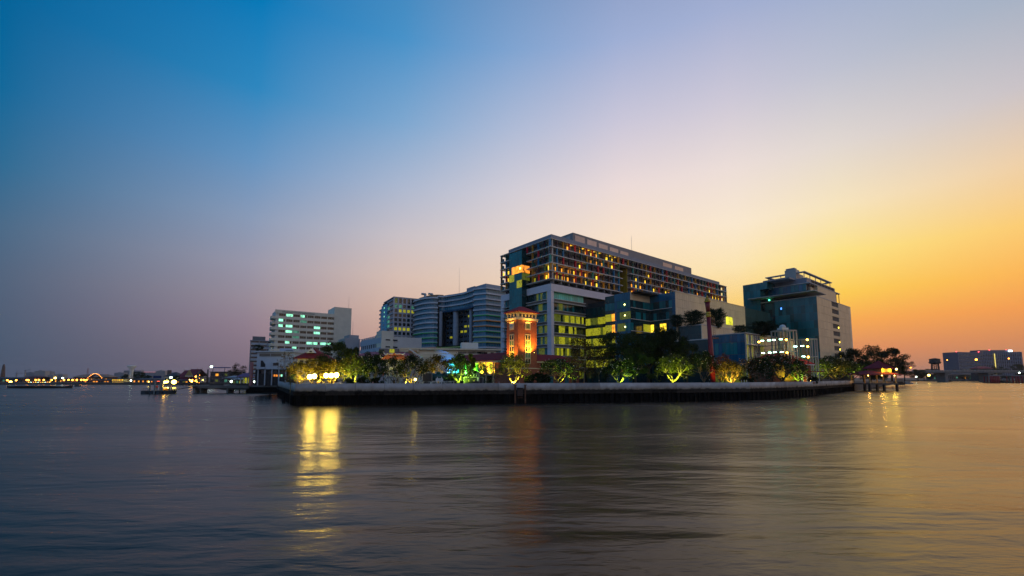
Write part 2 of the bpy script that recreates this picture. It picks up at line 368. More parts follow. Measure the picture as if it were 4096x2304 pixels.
# ------------------------------------------------------------------ main hospital building
N0 = aty(2202, 952, 172)
MF = Frame(N0[:2], 38.5)
H = Bld('hospital_building', 'huge grey hospital block with coloured fins, lit balcony rooms and a glass stair tower', 'building', MF)
FL = [62.1, 58.75, 55.4, 52.0, 48.65, 45.3]
fin_cols = [mat('fin_' + k, c, .5, var=.1) for k, c in (('red', (.60, .012, .03)), ('blue', (.01, .17, .34)), ('plum', (.04, .012, .026)), ('ochre', (.55, .24, .012)), ('green', (.008, .09, .07)), ('teal', (.01, .28, .22)))]
rf = random.Random(3)
pick = lambda: rf.choices(fin_cols, (5, 3, 3.4, 4, 2.2, 1))[0]
# cores
H.box('core_wall', 2.4, 47, 2.2, 32, 45.0, 58.4, wallgrey); H.box('core_wall', 53, 101, 2.2, 32, 45.0, 58.4, wallgrey); H.box('core_wall', 105.5, 149.5, 2.2, 32, 45.0, 58.4, wallgrey)
H.box('core_wall', 2.4, 149.5, 2.2, 32, 58.4, 61.75, wallgrey)
yel = mat('yellow_wall', (.42, .30, .02), .7, var=.15)
H.box('atrium_wall', 47.01, 52.99, 6.5, 31.9, 45.0, 58.39, yel); H.box('atrium_wall', 101.01, 105.49, 6.5, 31.9, 45.0, 58.39, yel)
H.box('atrium_wall', 46.6, 47.2, 1.9, 6.5, 45.0, 58.3, yel); H.box('atrium_wall', 52.8, 53.4, 1.9, 6.5, 45.0, 58.3, yel)
for z in FL[2:]:
    H.box('atrium_beam', 47.2, 52.8, 5.9, 6.45, z - .5, z - .1, yel)
    H.box('atrium_door', 48.4, 50.2, 6.38, 6.6, z - 3.3, z - .8, rf.choice(fin_cols))
# floor edges
H.box('roof_slab', -.3, 152.2, -.3, 34, 61.75, 62.1, slabm)
for k, z in enumerate(FL[1:]):
    segs = [(-.3, 152.2)] if k == 0 else [(-.3, 46.9), (53.1, 101), (105.4, 152.2)]
    for a, b in segs: H.box('floor_slab', a, b, -.3, 2.6, z - .38, z, slabm)
    H.box('floor_slab', -.3, 2.8, 2.62, 34, z - .38, z, slabm)
    H.box('floor_slab', 149, 152.2, 2.62, 34, z - .38, z, slabm)
# right front: fins, windows
BAY = 3.7
rl = random.Random(21)
lit_p = [(.16, 26), (.10, 30), (.08, 40), (.42, 99), (.5, 99)]
for k in range(5):
    zt, zb = FL[k] - .38, FL[k + 1]
    for i in range(42):
        x = BAY * i
        if (k >= 1 and 47 < x < 53.2) or (k >= 1 and 101.2 < x < 105.4): continue
        hgt = zt - .003 if k else 61.747
        H.box('fin', x - .27, x + .27, -.14, .55, zb + .003, hgt, pick())
        xc = x + BAY / 2
        if xc > 149 or (k >= 1 and (46 < xc < 54 or 100.5 < xc < 106)): continue
        p, far = lit_p[k]
        boost = 1.0
        if k == 0: p = .75 if 3 <= i <= 5 or 6 <= i <= 11 else .04
        if k == 1: p = .5 if 7 <= i <= 11 else .05
        if k == 3: p = .7 if i < 6 else (.25 if i < 14 else .5)
        if k == 4: p = .85 if i < 9 else (.45 if i < 14 else .62)
        if k == 2: p = .06 if i < 14 else .34
        lit = rl.random() < p
        wm_ = (rl.choice([L_yel, L_yel, L_amb]) if k != 0 else rl.choice([L_amb, L_yel])) if lit else rl.choice([wglass, wglass, wglass, bglass])
        w = 1.55 if i < 14 else .85
        off = rl.choice([-.55, -.3, .1])
        fr = H.box('window', xc + off - w / 2, xc + off + w / 2, 2.12, 2.2, zb + .15, zb + 2.35, wm_)
        if rl.random() < .5 and not lit: H.box('air_conditioner', xc + .5, xc + 1.35, 1.35, 1.95, zb + .02, zb + .75, white)
        if i < 22 and rl.random() < .35: H.box('curtain_panel', xc - 1.4, xc - .95, 2.08, 2.19, zb + .15, zb + 2.3, mat('pale_curtain', (.42, .42, .46), .8), None)
        if lit and k == 0: H.box('ceiling_light', xc - .8, xc + .8, .8, 1.9, zt - .09, zt - .02, litmat('balcony_ceiling_light', (1, .55, .03), 1.6, .3))
# end corner posts
for x, y in ((.35, .9), (1.2, .35), (150.8, .6), (151.6, 1.6), (150.9, 30)):
    H.box('corner_post', x - .28, x + .28, y - .28, y + .28, 45.3, 61.74, slabm)
# left front
for k in range(5):
    zt, zb = FL[k] - .38, FL[k + 1]
    for i in range(1, 10):
        y = BAY * i + .2
        if 14.6 < y < 24.2 and k >= 1: continue
        H.box('fin', -.14, .55, y - .27, y + .27, zb + .003, zt - .003, pick())
        if 12.8 < y < 24.6: continue
        lit = rl.random() < (.5 if k >= 2 else 0)
        H.box('window', 2.3, 2.4, y + .7, y + (1.6 if lit else 2.6), zb + .3, zb + 2.5, rl.choice([L_yel, L_grn]) if lit else tglass)
    H.box('corner_post', .1, .7, 33.2, 33.8, zb + .003, zt - .003, wallgrey)
# glass stair tower
H.box('stair_core', -2.7, 2.3, 15.2, 23.6, GZ, 59.6, darkm)
for r in range(16):
    z0 = 8.0 + r * 3.25
    if z0 > 59: break
    for c in range(5):
        y0 = 15.05 + c * 1.73
        m = tglass
        if r == 13: m = L_amb if c in (0, 1, 2) else L_org if c == 3 else tglass
        elif r == 12: m = L_grn if c >= 3 else tglass
        elif r == 11: m = L_grn if c <= 1 else tglass
        H.box('glass_panel', -2.85, -2.72, y0 + .03, y0 + 1.70, z0 + .03, z0 + 3.22, m)
    for c in range(2):
        m = dglass if r not in (12, 13) else (L_org if r == 13 else L_dgn)
        H.box('glass_panel', -2.7 + c * 2.2, -.55 + c * 2.2, 15.02, 15.16, z0 + .03, z0 + 3.22, m)
H.box('lobby_lamp', -2.98, -2.86, 15.6, 16.5, 51.7, 52.5, lamp('lobby_lamp_glow', (1, .62, .1), 6))
# roof
H.box('roof_parapet', 3.2, 149.5, 2.9, 32, 62.1, 65.1, mat('parapet_grey', (.27, .29, .33), .7, var=.08))
H.box('penthouse', 20.2, 122.5, 6.5, 28, 65.1, 70.4, mat('penthouse_grey', (.28, .26, .25), .75, var=.1))
pan = mat('screen_panel_metal', (.55, .44, .40), .35, metal=.3)
for i in range(5): H.box('screen_panel', 21.4 + i * 8.2, 28.0 + i * 8.2, 6.36, 6.48, 66.0 + .1 * i, 69.4 - .25 * i, pan)
for i in range(2): H.box('screen_panel', 20.06, 20.18, 8.0 + i * 9.5, 16.3 + i * 9.5, 66.0, 69.2, pan)
for i in range(2): H.box('screen_panel', 92 + i * 12, 101 + i * 12, 6.36, 6.48, 66.6, 68.8, pan)
mp = MF.R(2501, 1010, 6.6)[0]
H.mb('antenna', mast(None, (66, 8, 70.4), 8.5), steel)
# transfer zone between tower and podium
H.box('transfer_wall', 1.6, 40, 1.7, 32, 43.12, 44.92, darkm)
for i in range(9): H.box('transfer_beam', 1.2 + i * 4.6, 1.9 + i * 4.6, .1, 1.68, 43.4, 44.9, wallgrey)
# podium: white frame
H.box('podium_core', .9, 39.5, .9, 33, GZ, 43.0, darkm)
H.box('frame_beam', 0, 40, -.1, .88, 40.2, 43.1, panelw); H.box('frame_beam', -.1, .88, .9, 15.0, 40.2, 43.1, panelw); H.box('frame_beam', -.1, .88, 23.7, 33.6, 40.2, 43.1, panelw)
for i in range(8):
    z0 = GZ + i * 4.68
    H.box('frame_panel', -.1, 1.55, -.1, 2.25, z0 + .02, z0 + 4.66, panelw)
    H.box('frame_panel', -.1, .88, 31.1, 33.6, z0 + .02, z0 + 4.66, panelw)
BT = [40.1 - 4.62 * i for i in range(8)]
for i, zt in enumerate(BT):
    zb = max(zt - 3.15, GZ)
    if zb >= zt: continue
    for c in range(16):
        x0 = 1.6 + c * 1.16
        m = dglass
        if i == 0: m = cglass
        elif i == 1: m = rl.choice([dglass, dglass, tglass, L_dgn]) if c < 14 else dglass
        elif i == 2: m = L_grn if c > 5 and rl.random() < .75 else rl.choice([dglass, L_dgn])
        elif i == 3: m = rl.choice([L_grn, dglass, dglass]) if c > 2 else dglass
        elif i == 4: m = rl.choice([L_dgn, L_grn, L_grn, L_dgn])
        else: m = rl.choice([L_dgn, L_dgn, L_grn, dglass])
        H.box('window_pane', x0 + .03, x0 + 1.12, .74, .88, zb + .02, zt - .02, m)
    for c in range(10):
        y0 = 2.3 + c * 1.22
        m = dglass if c > 5 else (tglass if rl.random() < .75 else L_dgn)
        if i >= 3 and c < 4 and rl.random() < .5: m = L_dgn
        H.box('window_pane', .74, .88, y0 + .03, y0 + 1.18, zb + .02, zt - .02, m)
    for c in range(6):
        y0 = 23.75 + c * 1.22
        H.box('window_pane', .74, .88, y0 + .03, y0 + 1.18, zb + .02, zt - .02, tglass if c % 2 else dglass)
    if i < 7:
        H.box('sun_shade', 1.58, 20.1, -.75, .72, zb - .22, zb - .02, slabm); H.box('sun_shade', 1.58, 20.1, -.75, .72, zb - 1.42, zb - 1.22, slabm)
        H.box('louvre_band', 1.6, 20.1, -.1, .72, zb - 1.2, zb - .24, wallgrey)
        H.box('sun_shade', -.75, .72, 2.3, 14.9, zb - .22, zb - .02, slabm); H.box('sun_shade', -.75, .72, 2.3, 14.9, zb - 1.42, zb - 1.22, slabm)
        H.box('louvre_band', -.1, .72, 2.3, 14.9, zb - 1.2, zb - .24, wallgrey)
        H.box('sun_shade', -.75, .72, 23.75, 32.3, zb - .22, zb - .02, slabm); H.box('sun_shade', -.75, .72, 23.75, 32.3, zb - 1.42, zb - 1.22, slabm)
H.box('sun_shade', 1.58, 40, -.6, .72, 39.9, 40.15, slabm)

# ------------------------------------------------------------------ glass annex with the long beige wall
A = Bld('glass_annex', 'dark blue glass annex with a notched corner and a long beige panelled side wall', 'building', MF, 29.3, -37.3)
A.box('wing_core', 17.5, 60, -26.0, -13.55, GZ, 37.3, darkm); A.box('wing_core', 29.9, 88.2, -36.9, -26.2, GZ, 37.4, jointm)
A.box('wing_core', 21.0, 40, -13.5, -.9, GZ, 36.7, darkm)
ROWS = [(37.5, 34.55), (34.5, 31.6), (31.55, 30.2), (30.15, 27.25), (27.2, 25.85), (25.8, 22.7), (22.65, 21.4), (21.35, 18.2), (18.15, 16.9), (16.85, 13.7), (13.65, 12.4), (12.35, 9.2), (9.15, GZ)]
vis = {1, 3, 5, 7, 9, 11}
for r, (zt, zb) in enumerate(ROWS):
    v = r in vis
    for c in range(6):        # projecting blue bay
        y0 = -26.3 + c * 1.22
        m = bglass if not v else (tglass if r < 3 else rl.choice([L_dgn, tglass])) if c < 5 else bglass
        A.box('glass_panel', 16.2, 16.4, y0 + .03, y0 + 1.19, zb + .02, zt - .02, m)
    for c in range(5):        # recessed bay with lit rooms
        y0 = -18.9 + c * 1.08
        m = dglass
        if v: m = tglass if r == 1 else (L_amb if c < 2 else L_grn) if r in (3, 5) else rl.choice([L_grn, L_grn, L_dgn])
        A.box('glass_panel', 17.2, 17.4, y0 + .03, y0 + 1.05, zb + .02, zt - .02, m)
    if r:
        for c in range(10):       # wing towards the podium
            y0 = -13.5 + c * 1.34
            m = dglass
            if v: m = dglass if r == 1 else (L_dgn if c < 8 else L_grn) if r == 3 and c > 4 else (L_grn if r >= 5 and rl.random() < .75 else L_dgn)
            if r == 3 and c < 5: m = L_grn
            A.box('glass_panel', 20.5, 20.7, y0 + .03, y0 + 1.31, zb + .02, zt - .02, m)
    for c in range(8):        # right face of the notch
        x0 = 16.45 + c * 1.6
        m = dglass
        if r == 5 and c > 4: m = L_grn
        elif v: m = rl.choice([dglass, tglass, dglass])
        if r == 0: m = beige
        A.box('glass_panel', x0 + .03, x0 + 1.57, -26.3, -26.1, zb + .02, zt - .02, m)
    for c in range(8):        # left face of the second block
        y0 = -37.2 + c * 1.36
        m = bglass if c == 0 or r == 0 else dglass
        if v and c and m is dglass: m = rl.choice([dglass, tglass, dglass]) if r < 5 else (L_yel if c in (3, 4, 7) and r == 5 else dglass)
        A.box('glass_panel', 29.3, 29.5, y0 + .03, y0 + 1.33, zb + .02, zt - .02, m)
for z in (31.57, 27.22, 22.68):
    A.box('floor_line', 16.5, 29.2, -26.5, -26.31, z - .1, z + .1, slabm); A.box('floor_line', 29.1, 29.29, -35.8, -26.55, z - .1, z + .1, slabm)
A.box('overhang', 17.0, 29.25, -30.0, -26.35, 37.1, 37.45, darkm)
for z in (32.9, 28.7, 24.3):
    gl = MF.wor(16.0, -24.6)
    A.box('globe_lamp', 15.95, 16.15, -24.1, -23.7, z - .2, z + .2, lamp('globe_lamp_glow', (1, .95, .25), 9))
JR = [37.5, 34.9, 31.6, 28.1, 24.0, 20.5, 17.0]
for r in range(6):
    for c in range(37):
        x0 = 29.32 + c * 1.6
        m = beige
        if r == 2 and 25 <= c <= 28: m = litmat('lit_wall_window', (.75, .75, .03), 1.1, .5)
        A.box('wall_panel', x0 + .03, x0 + 1.57, -37.3, -36.95, JR[r + 1] + .03, JR[r] - .03, m)
teal_clad = mat('dark_teal_cladding', (.012, .055, .06), .7, spec=.15, var=.25)
for r in range(5):
    for c in range(10):
        A.box('glass_panel', 88.6 + c * 2.9, 91.44 + c * 2.9, -37.2, -36.95, 17 + r * 4.1, 21.05 + r * 4.1, teal_clad)
A.box('wing_core', 88.3, 118, -36.9, -20, GZ, 37.3, darkm)
A.box('roof_coping', 29.2, 88.6, -37.45, -36.6, 37.5, 37.75, beige)

# terrace block below it
TB = Bld('terrace_block', 'low beige and dark glass block with roof trees in front of the long beige wall', 'building', MF, 30.4, -46.6)
TB.box('block_core', 30.7, 54.7, -46.3, -37.4, GZ, 23.8, jointm)
for r in range(3):
    for c in range(15): TB.box('wall_panel', 30.43 + c * 1.63, 32.0 + c * 1.63, -46.6, -46.32, 23.95 - (r + 1) * 3.2, 23.92 - r * 3.2, beige)
    for c in range(7): TB.box('glass_panel', 30.4, 30.6, -46.3 + c * 1.27, -45.06 + c * 1.27, 23.95 - (r + 1) * 3.2, 23.92 - r * 3.2, dglass)
TB.box('roof_terrace', 30.3, 54.8, -46.7, -37.32, 23.96, 24.25, slabm)
TB.box('lower_block', 20.5, 30.2, -57, -38, GZ, 17.6, dglass); TB.box('lower_roof', 20.2, 30.3, -57.5, -38, 17.62, 17.95, slabm)
TB.box('lower_block', 30.8, 60, -57, -47, GZ, 17.0, jointm)
for c in range(8): TB.box('railing_panel', 55.5 + c * 1.6, 56.9 + c * 1.6, -46.9, -46.8, 17.02, 18.3, L_dgn)

# blue glass pavilion block
GB = Bld('glass_pavilion', 'low blue glass block with a pale louvred side wall behind the red mast', 'building', MF, 13.0, -68.7)
GB.box('block_core', 13.3, 50.8, -68.4, -58.6, GZ, 17.8, jointm)
for r, (zb, zt) in enumerate(((15.6, 18.0), (11.9, 15.5), (8.6, 11.8), (GZ, 8.5))):
    for c in range(9):
        y0 = -68.6 + c * 1.12
        m = bglass if r in (0, 2) else (rl.choice([bglass, tglass, bglass]) if r == 1 else L_dgn)
        GB.box('glass_panel', 13.0, 13.2, y0 + .03, y0 + 1.09, zb, zt, m)
lw = mat('louvre_white', (.60, .56, .48), .6)
for c in range(24):
    x0 = 13.2 + c * 1.58
    if c < 8:
        GB.box('louvre', x0 + .1, x0 + .5, -68.9, -68.5, 3.2, 17.8, lw); GB.box('glass_panel', x0 + .55, x0 + 1.5, -68.6, -68.42, 3.2, 17.7, rl.choice([dglass, dglass, L_grn, dglass]))
    else:
        for r in range(4): GB.box('wall_panel', x0 + .02, x0 + 1.55, -68.7, -68.42, 3.0 + r * 3.7, 6.65 + r * 3.7, beige if not (20 <= c <= 22 and r in (1, 2)) else darkm)
GB.box('roof_coping', 12.9, 51, -68.95, -58.4, 18.02, 18.25, slabm)
for z in (14.8, 8.0): GB.box('walkway_slab', 13.2, 25.6, -70.2, -68.95, z - .3, z, slabm)

# ------------------------------------------------------------------ right hospital tower
NR = aty(2900 + 1205 / 3.293, 1020 + 543 / 3.293, 215)
RF = Frame(NR[:2], 38.5)
T = Bld('research_tower', 'tall hospital block with green glass front, beige side wall and open rooftop canopies', 'building', RF)
T.box('tower_core', .3, 57.8, .3, 19.5, GZ, 45.8, jointm); T.box('tower_core', .3, 18, 26.5, 35.3, GZ, 57.3, jointm); T.box('tower_core', .3, 18, 22.8, 26.49, 54.3, 57.3, jointm)
T.box('recess_core', 1.8, 30, 19.51, 26.49, GZ, 48.3, darkm)
for r in range(10):
    zt = 46.0 - r * 4.02; zb = max(zt - 3.96, GZ)
    for c in range(11):
        y0 = .03 + c * 1.765
        m = rl.choice([tglass, tglass, tglass2]) if r else tglass
        T.box('glass_panel', 0, .2, y0, y0 + 1.72, zb, zt, m)
    for c in range(4): T.box('glass_panel', 1.5, 1.7, 19.55 + c * 1.74, 21.25 + c * 1.74, zb, zt, rl.choice([dglass, tglass2]))
    for c in range(20):
        x0 = .32 + c * 2.9
        if 8 <= c < 12: continue
        T.box('wall_panel', x0 + .02, x0 + 2.86, 0, .28, zb, zt, beige if c < 19 else mat('pale_edge_panel', (.62, .64, .52), .4))
    T.box('sill_panel', 23.55, 35.0, 0, .28, zb, zb + 1.55, beige); T.box('opening', 23.55, 35.0, .6, .9, zb + 1.57, zt, darkm)
    if r in (3, 5, 6, 7): T.box('stair_lamp', 33.6, 34.2, .1, .5, zb + 2.0, zb + 2.9, lamp('stair_lamp_glow', (1, .70, .05), 5))
for r in range(13):
    zt = 57.5 - r * 4.02; zb = max(zt - 3.96, GZ)
    if zt < 5: break
    for c in range(7):
        y0 = 22.75 + c * 1.8
        if r > 0 and c < 2: continue
        T.box('glass_panel', 0, .25, y0 + .03, y0 + 1.77, zb, zt, tglass)
    for c in range(4):
        if r < 2: T.box('glass_panel', .3 + c * 4.4, 4.6 + c * 4.4, 22.5 if r == 0 else 26.2, 22.75 if r == 0 else 26.45, zb, zt, tglass2)
ug = mat('rooftop_grey', (.26, .27, .32), .6)
T.box('roof_deck', -.1, 58.2, -.1, 26.4, 46.0, 46.35, slabm)
T.box('terrace_wall', 8, 20, 6, 25, 46.36, 50.2, dglass); T.box('terrace_wall', 20.1, 52, 5, 18, 46.36, 54.9, beige)
T.box('terrace_canopy', -4.2, 13.5, -.6, 31.3, 48.3, 48.65, slabm)
for c in range(12): T.box('glass_panel', 8.8, 9.0, 6.7 + c * 1.9, 8.5 + c * 1.9, 51.2, 55.0, rl.choice([bglass, tglass, dglass]))
T.box('upper_storey', 9.1, 20, 6.8, 29, 51.16, 55.0, darkm); T.box('upper_storey', 12, 32, 6.3, 6.79, 51.16, 53.6, beige)
T.box('upper_canopy', 8.3, 60.5, 5.0, 27, 55.05, 55.45, slabm)
T.box('plant_room', 10, 57.6, 6.8, 25, 55.46, 58.5, ug); T.box('plant_room', 1, 9.9, 12, 25, 57.6, 58.4, ug)
for i in range(7): T.box('plant_louvre', 17 + i * 5.6, 21.4 + i * 5.6, 6.66, 6.78, 55.9, 58.0, darkm)
for x0, x1, y0, y1 in ((11.5, 57.5, 7.9, 9.6), (55.5, 57.5, 9.61, 27), (11.5, 14, 9.61, 27.8), (14.02, 55.48, 26, 27.8)): T.box('roof_frame', x0, x1, y0, y1, 62.0, 62.45, slabm)
for x, y in ((12.6, 14), (12.6, 20), (12.6, 26.5), (13, 8.8), (22, 8.8), (31, 8.8), (40, 8.8), (49, 8.8), (56.6, 8.8), (56.6, 18), (56.6, 26)): T.box('roof_post', x - .16, x + .16, y - .16, y + .16, 58.5, 61.99, slabm)
rp = mat('rusty_post', (.30, .12, .05), .6)
for x, y, zb in ((9.6, 12, 51.2), (9.6, 19, 51.2), (9.6, 25, 51.2), (10, 5.5, 51.2), (16, 5.5, 51.2), (24, 5.5, 51.2), (32, 5.5, 46.4), (40, 5.5, 46.4), (48, 5.5, 46.4), (54, 5.5, 46.4), (59.8, 5.6, 46.4), (59.8, 15, 46.4)): T.box('canopy_post', x - .15, x + .15, y - .15, y + .15, zb, 55.04, rp)
lh = mat('lift_house_grey', (.42, .40, .36), .6)
T.box('lift_house', 11, 16.5, 12, 17.4, 58.5, 64.2, lh); T.box('lift_house', 22, 29, 14, 19, 58.5, 63.6, lh); T.box('lift_house', 33, 40, 14, 19, 58.5, 61.6, lh)
T.box('lift_cap', 11.5, 15.2, 12.8, 17.0, 64.2, 65.2, ug)
T.box('signal_lamp', .9, 1.4, 22, 22.7, 47.0, 47.6, lamp('green_signal', (.1, 1, .5), 4)); T.box('signal_lamp', -.15, -.02, 16, 16.6, 41.2, 42.2, lamp('blue_signal', (.05, .25, 1), 3))
# ------------------------------------------------------------------ brick clock tower and museum
def zc(x, y): return (1950 + x / 3.15, 1180 + y / 3.15)
CF = Frame(aty(*zc(383, 310), 112)[:2], 38.5)
trim = mat('cream_trim', (.62, .52, .30), .7, var=.08)
grn_sh = mat('green_shutter', (.10, .22, .10), .6)
C = Bld('clock_tower', 'floodlit red brick clock tower with cream bands and a low red roof', 'clock tower', CF)
C.box('wall', 0, 6.6, 0, 4.8, GZ, 20.2, brick)
C.box('cornice', -.3, 6.9, -.3, 5.1, 20.2, 20.75, trim); C.box('frieze', .02, 6.58, .02, 4.78, 20.75, 22.3, trim)
for i in range(5): C.box('attic_window', .55 + i * 1.18, 1.25 + i * 1.18, -.03, .2, 21.0, 21.8, wglass)
for i in range(3): C.box('attic_window', -.03, .2, .75 + i * 1.3, 1.45 + i * 1.3, 21.0, 21.8, wglass)
for i in range(12): C.box('eave_bracket', .1 + i * .56, .28 + i * .56, -.42, -.02, 22.02, 22.3, trim)
for i in range(9): C.box('eave_bracket', -.42, -.02, .1 + i * .55, .28 + i * .55, 22.02, 22.3, trim)
C.mb('roof', MB().hip(0, 6.6, 0, 4.8, 22.5, 24.2, over=.65), redtile)
# right front: square window and the tall paired-window panel
C.box('window_frame', 2.35, 4.3, -.16, -.01, 17.6, 19.75, trim); C.box('window', 2.75, 3.9, -.22, -.17, 18.0, 19.3, L_dgn)
C.box('hood', 2.5, 4.15, -.2, -.01, 19.77, 20.1, mat('brown_hood', (.10, .05, .04)))
C.box('window_panel', 2.35, 4.3, -.14, -.01, 8.6, 16.5, trim)
for r in range(5):
    for c in range(2):
        x0 = 2.58 + c * .88; z1 = 16.15 - r * 1.56
        C.box('window', x0, x0 + .55, -.2, -.15, z1 - (1.15 if r % 2 == 0 else 1.2), z1, grn_sh if r in (1, 3) else wglass)
C.box('string_course', -.06, 6.66, -.06, 4.86, 7.3, 7.55, trim)
# left front: clock and panel
C.box('window_frame', -.16, -.01, 1.5, 3.42, 17.6, 19.75, trim)
C.box('hood', -.2, -.01, 1.65, 3.25, 19.77, 20.1, MATS['brown_hood'])
cf = MB().tube((-.24, 2.46, 18.65), (-.17, 2.46, 18.65), .72, k=20)
clk = C.mb('clock_face', cf, mat('clock_white', (.55, .55, .62), .5))
for ang, L_, w in ((1.2, .62, .09), (-1.9, .42, .12)):
    hb = MB().bar((-.26, 2.46, 18.65), (-.26, 2.46 - L_ * sin(ang), 18.65 + L_ * cos(ang)), .05, w); C.mb('clock_hand', hb, blk)
for k in range(12):
    t_ = k * pi / 6; C.mb('hour_mark', MB().bar((-.25, 2.46 + .52 * sin(t_), 18.65 + .52 * cos(t_)), (-.25, 2.46 + .66 * sin(t_), 18.65 + .66 * cos(t_)), .03, .06), blk)
C.box('window_panel', -.14, -.01, 1.5, 3.4, 8.6, 16.5, trim)
for r in range(5):
    for c in range(2):
        y0 = 1.72 + c * .88; z1 = 16.15 - r * 1.56
        C.box('window', -.2, -.15, y0, y0 + .55, z1 - 1.15, z1, grn_sh if r in (1, 3) else wglass)
# museum wings
Mu = Bld('brick_museum', 'low red brick museum with red roofs and a veranda lit blue, green and yellow', 'building', CF, 6.6, 0)
Mu.box('wall', 6.7, 24, .8, 9, GZ, 9.0, brick); Mu.box('eave', 6.68, 24.5, .1, 9.6, 9.0, 9.5, trim)
Mu.mb('roof', MB().hip(6.7, 24.4, .5, 9.2, 9.6, 11.6, over=.5), redtile)
Mu.box('string_course', 6.7, 24.05, .72, .79, 7.3, 7.5, trim)
for i in range(5): Mu.box('door', 8.6 + i * 3.1, 10.2 + i * 3.1, .68, .78, GZ, 5.4, mat('teal_door', (.03, .16, .17), .6) if i % 2 else mat('brown_door', (.07, .03, .02), .6))
for i in range(5): Mu.box('window', 8.7 + i * 3.1, 10.1 + i * 3.1, .7, .78, 7.7, 8.7, L_dgn if i in (3,) else wglass)
Mu.box('wall', .9, 9, 4.9, 11.5, GZ, 9.2, brick); Mu.box('eave', .2, 9.6, 4.9, 11.6, 9.2, 9.7, trim)
Mu.mb('roof', MB().hip(.6, 9.2, 5.4, 40, 9.95, 12.3, over=.5), redtile)
Mu.box('wall', 1.6, 9, 11.51, 38, 5.9, 9.25, trim); Mu.box('wall', 2.6, 9, 11.51, 38, GZ, 5.59, darkm)
Mu.box('eave', .2, 9.6, 11.61, 38.6, 9.3, 9.72, trim)
Mu.box('veranda_floor', .3, 9, 11.51, 38, 5.6, 5.89, trim)
for i in range(8): Mu.box('column', .5, .9, 11.6 + i * 3.6, 12.0 + i * 3.6, GZ, 9.28, trim)
for i in range(7):
    Mu.box('window', 1.48, 1.59, 12.8 + i * 3.6, 14.6 + i * 3.6, 6.6, 8.8, grn_sh)
    Mu.box('railing', .55, .65, 12.05 + i * 3.6, 15.15 + i * 3.6, 5.92, 6.5, trim)
    Mu.box('doorway', 2.5, 2.59, 12.6 + i * 3.6, 14.4 + i * 3.6, GZ, 5.2, mat('brown_door', (0, 0, 0)))
Mu.box('gable_trim', .7, 6, 4.86, 4.89, 9.75, 10.4, trim)
def spot_at(name, fr_pt, z, aim, e, col, ang, blend=.6, r=.15):
    d = bpy.data.lights.new(name, 'SPOT'); d.energy = e; d.color = col; d.spot_size = radians(ang); d.spot_blend = blend; d.shadow_soft_size = r
    o = bpy.data.objects.new(name, d); COL.objects.link(o); o.location = (fr_pt[0], fr_pt[1], z)
    o.rotation_euler = (Vector(aim) - o.location).to_track_quat('-Z', 'Y').to_euler(); return o
def fixture(name, label, cat, p, z, aim, e, col, ang, size=.3, group=None, mlens=None, lens=True):
    """a lamp housing with a lens and the light it throws"""
    root = empty(name, (p[0], p[1], z), label, cat, 0, group); v = (Vector(aim) - root.location).normalized()
    MB().tube((0, 0, 0), v * size, size * .45, size * .6, 8).build('housing', blk, root)
    MB().tube((0, 0, -.5), (0, 0, 0), .04, k=6).build('stem', blk, root)
    if lens: MB().tube(v * (size + .005), v * (size + .03), size * .5, k=8).build('lens', mlens or E_yel, root)
    s = spot_at('spot', p, z, aim, e, col, ang); s.parent = root; s.location = v * (size + .12); return root
SOD = (1, .44, .03)
w1 = CF.wor(4.0, -2.1); a1 = CF.wor(3.3, 0)
fixture('wall_floodlight', 'amber floodlight aimed up the right brick front of the clock tower', 'floodlight', w1, 11.2, (a1[0], a1[1], 15.2), 4200, SOD, 135)
w1 = CF.wor(-2.0, 2.4); a1 = CF.wor(0, 2.4)
fixture('wall_floodlight', 'amber floodlight aimed up the clock side of the tower', 'floodlight', w1, 9.6, (a1[0], a1[1], 13.6), 2600, SOD, 125)
for (fx, fy, cz, e, ang) in ((3.3, -1.6, 19.2, 520, 150), (-1.5, 2.4, 19.2, 320, 150)):
    w1 = CF.wor(fx, fy); a1 = CF.wor(3.3 if fy < 0 else 0, 2.4 if fy > 0 else 0)
    fixture('cornice_floodlight', 'small amber floodlight below the cornice on the %s of the clock tower' % ('wide front' if fy < 0 else 'clock side'), 'floodlight', w1, cz, (a1[0], a1[1], 21.4), e, (1, .5, .06), ang, .2)
for i, (yy, col, nm, e) in enumerate(((37, (.02, .25, 1), 'blue', 5000), (33, (.02, .6, 1), 'deep blue', 4000), (26, (.05, 1, .1), 'green', 3000), (21.5, (.25, 1, .05), 'yellow green', 2200), (17.5, (1, .55, .03), 'amber', 2600), (13.2, (1, .5, .03), 'warm amber', 2600))):
    p = CF.wor(-.3, yy); a = CF.wor(1.7, yy)
    fixture('veranda_light', nm + ' coloured light washing the veranda wall of the brick museum', 'floodlight', p, 6.4, (a[0], a[1], 7.6), e, col, 140, .18, lens=False)

# ------------------------------------------------------------------ white hospital slab on the left
def z1(x, y): return (950 + x / 4.026, 1200 + y / 4.026)
K = 265 / 175.0
NW = aty(*z1(610, 143), 265); WF = Frame(NW[:2], 35.5)
Wb = Bld('hospital_slab', 'long white hospital slab with rows of shaded windows, some lit cyan green', 'building', WF)
def zs(z): return EYE + (z - 5) * K
Wb.box('wall_core', .5, 34.6, .6, 19, GZ, 47.0, white); Wb.box('wall_core', 35.0, 45.7, .4, 19, GZ, 52.0, cream)
white_s = mat('warm_white_paint', (.68, .66, .54), .75, var=.1)
Wb.box('parapet', 0, 34.9, 0, .55, 45.05, 47.3, white_s)
litset = {(0, 1), (0, 3), (1, 0), (2, 0), (2, 1), (2, 5), (3, 1), (3, 5), (5, 1), (5, 4), (5, 5), (5, 6), (5, 7), (6, 2)}
dim = {(1, 3), (3, 2), (4, 2)}
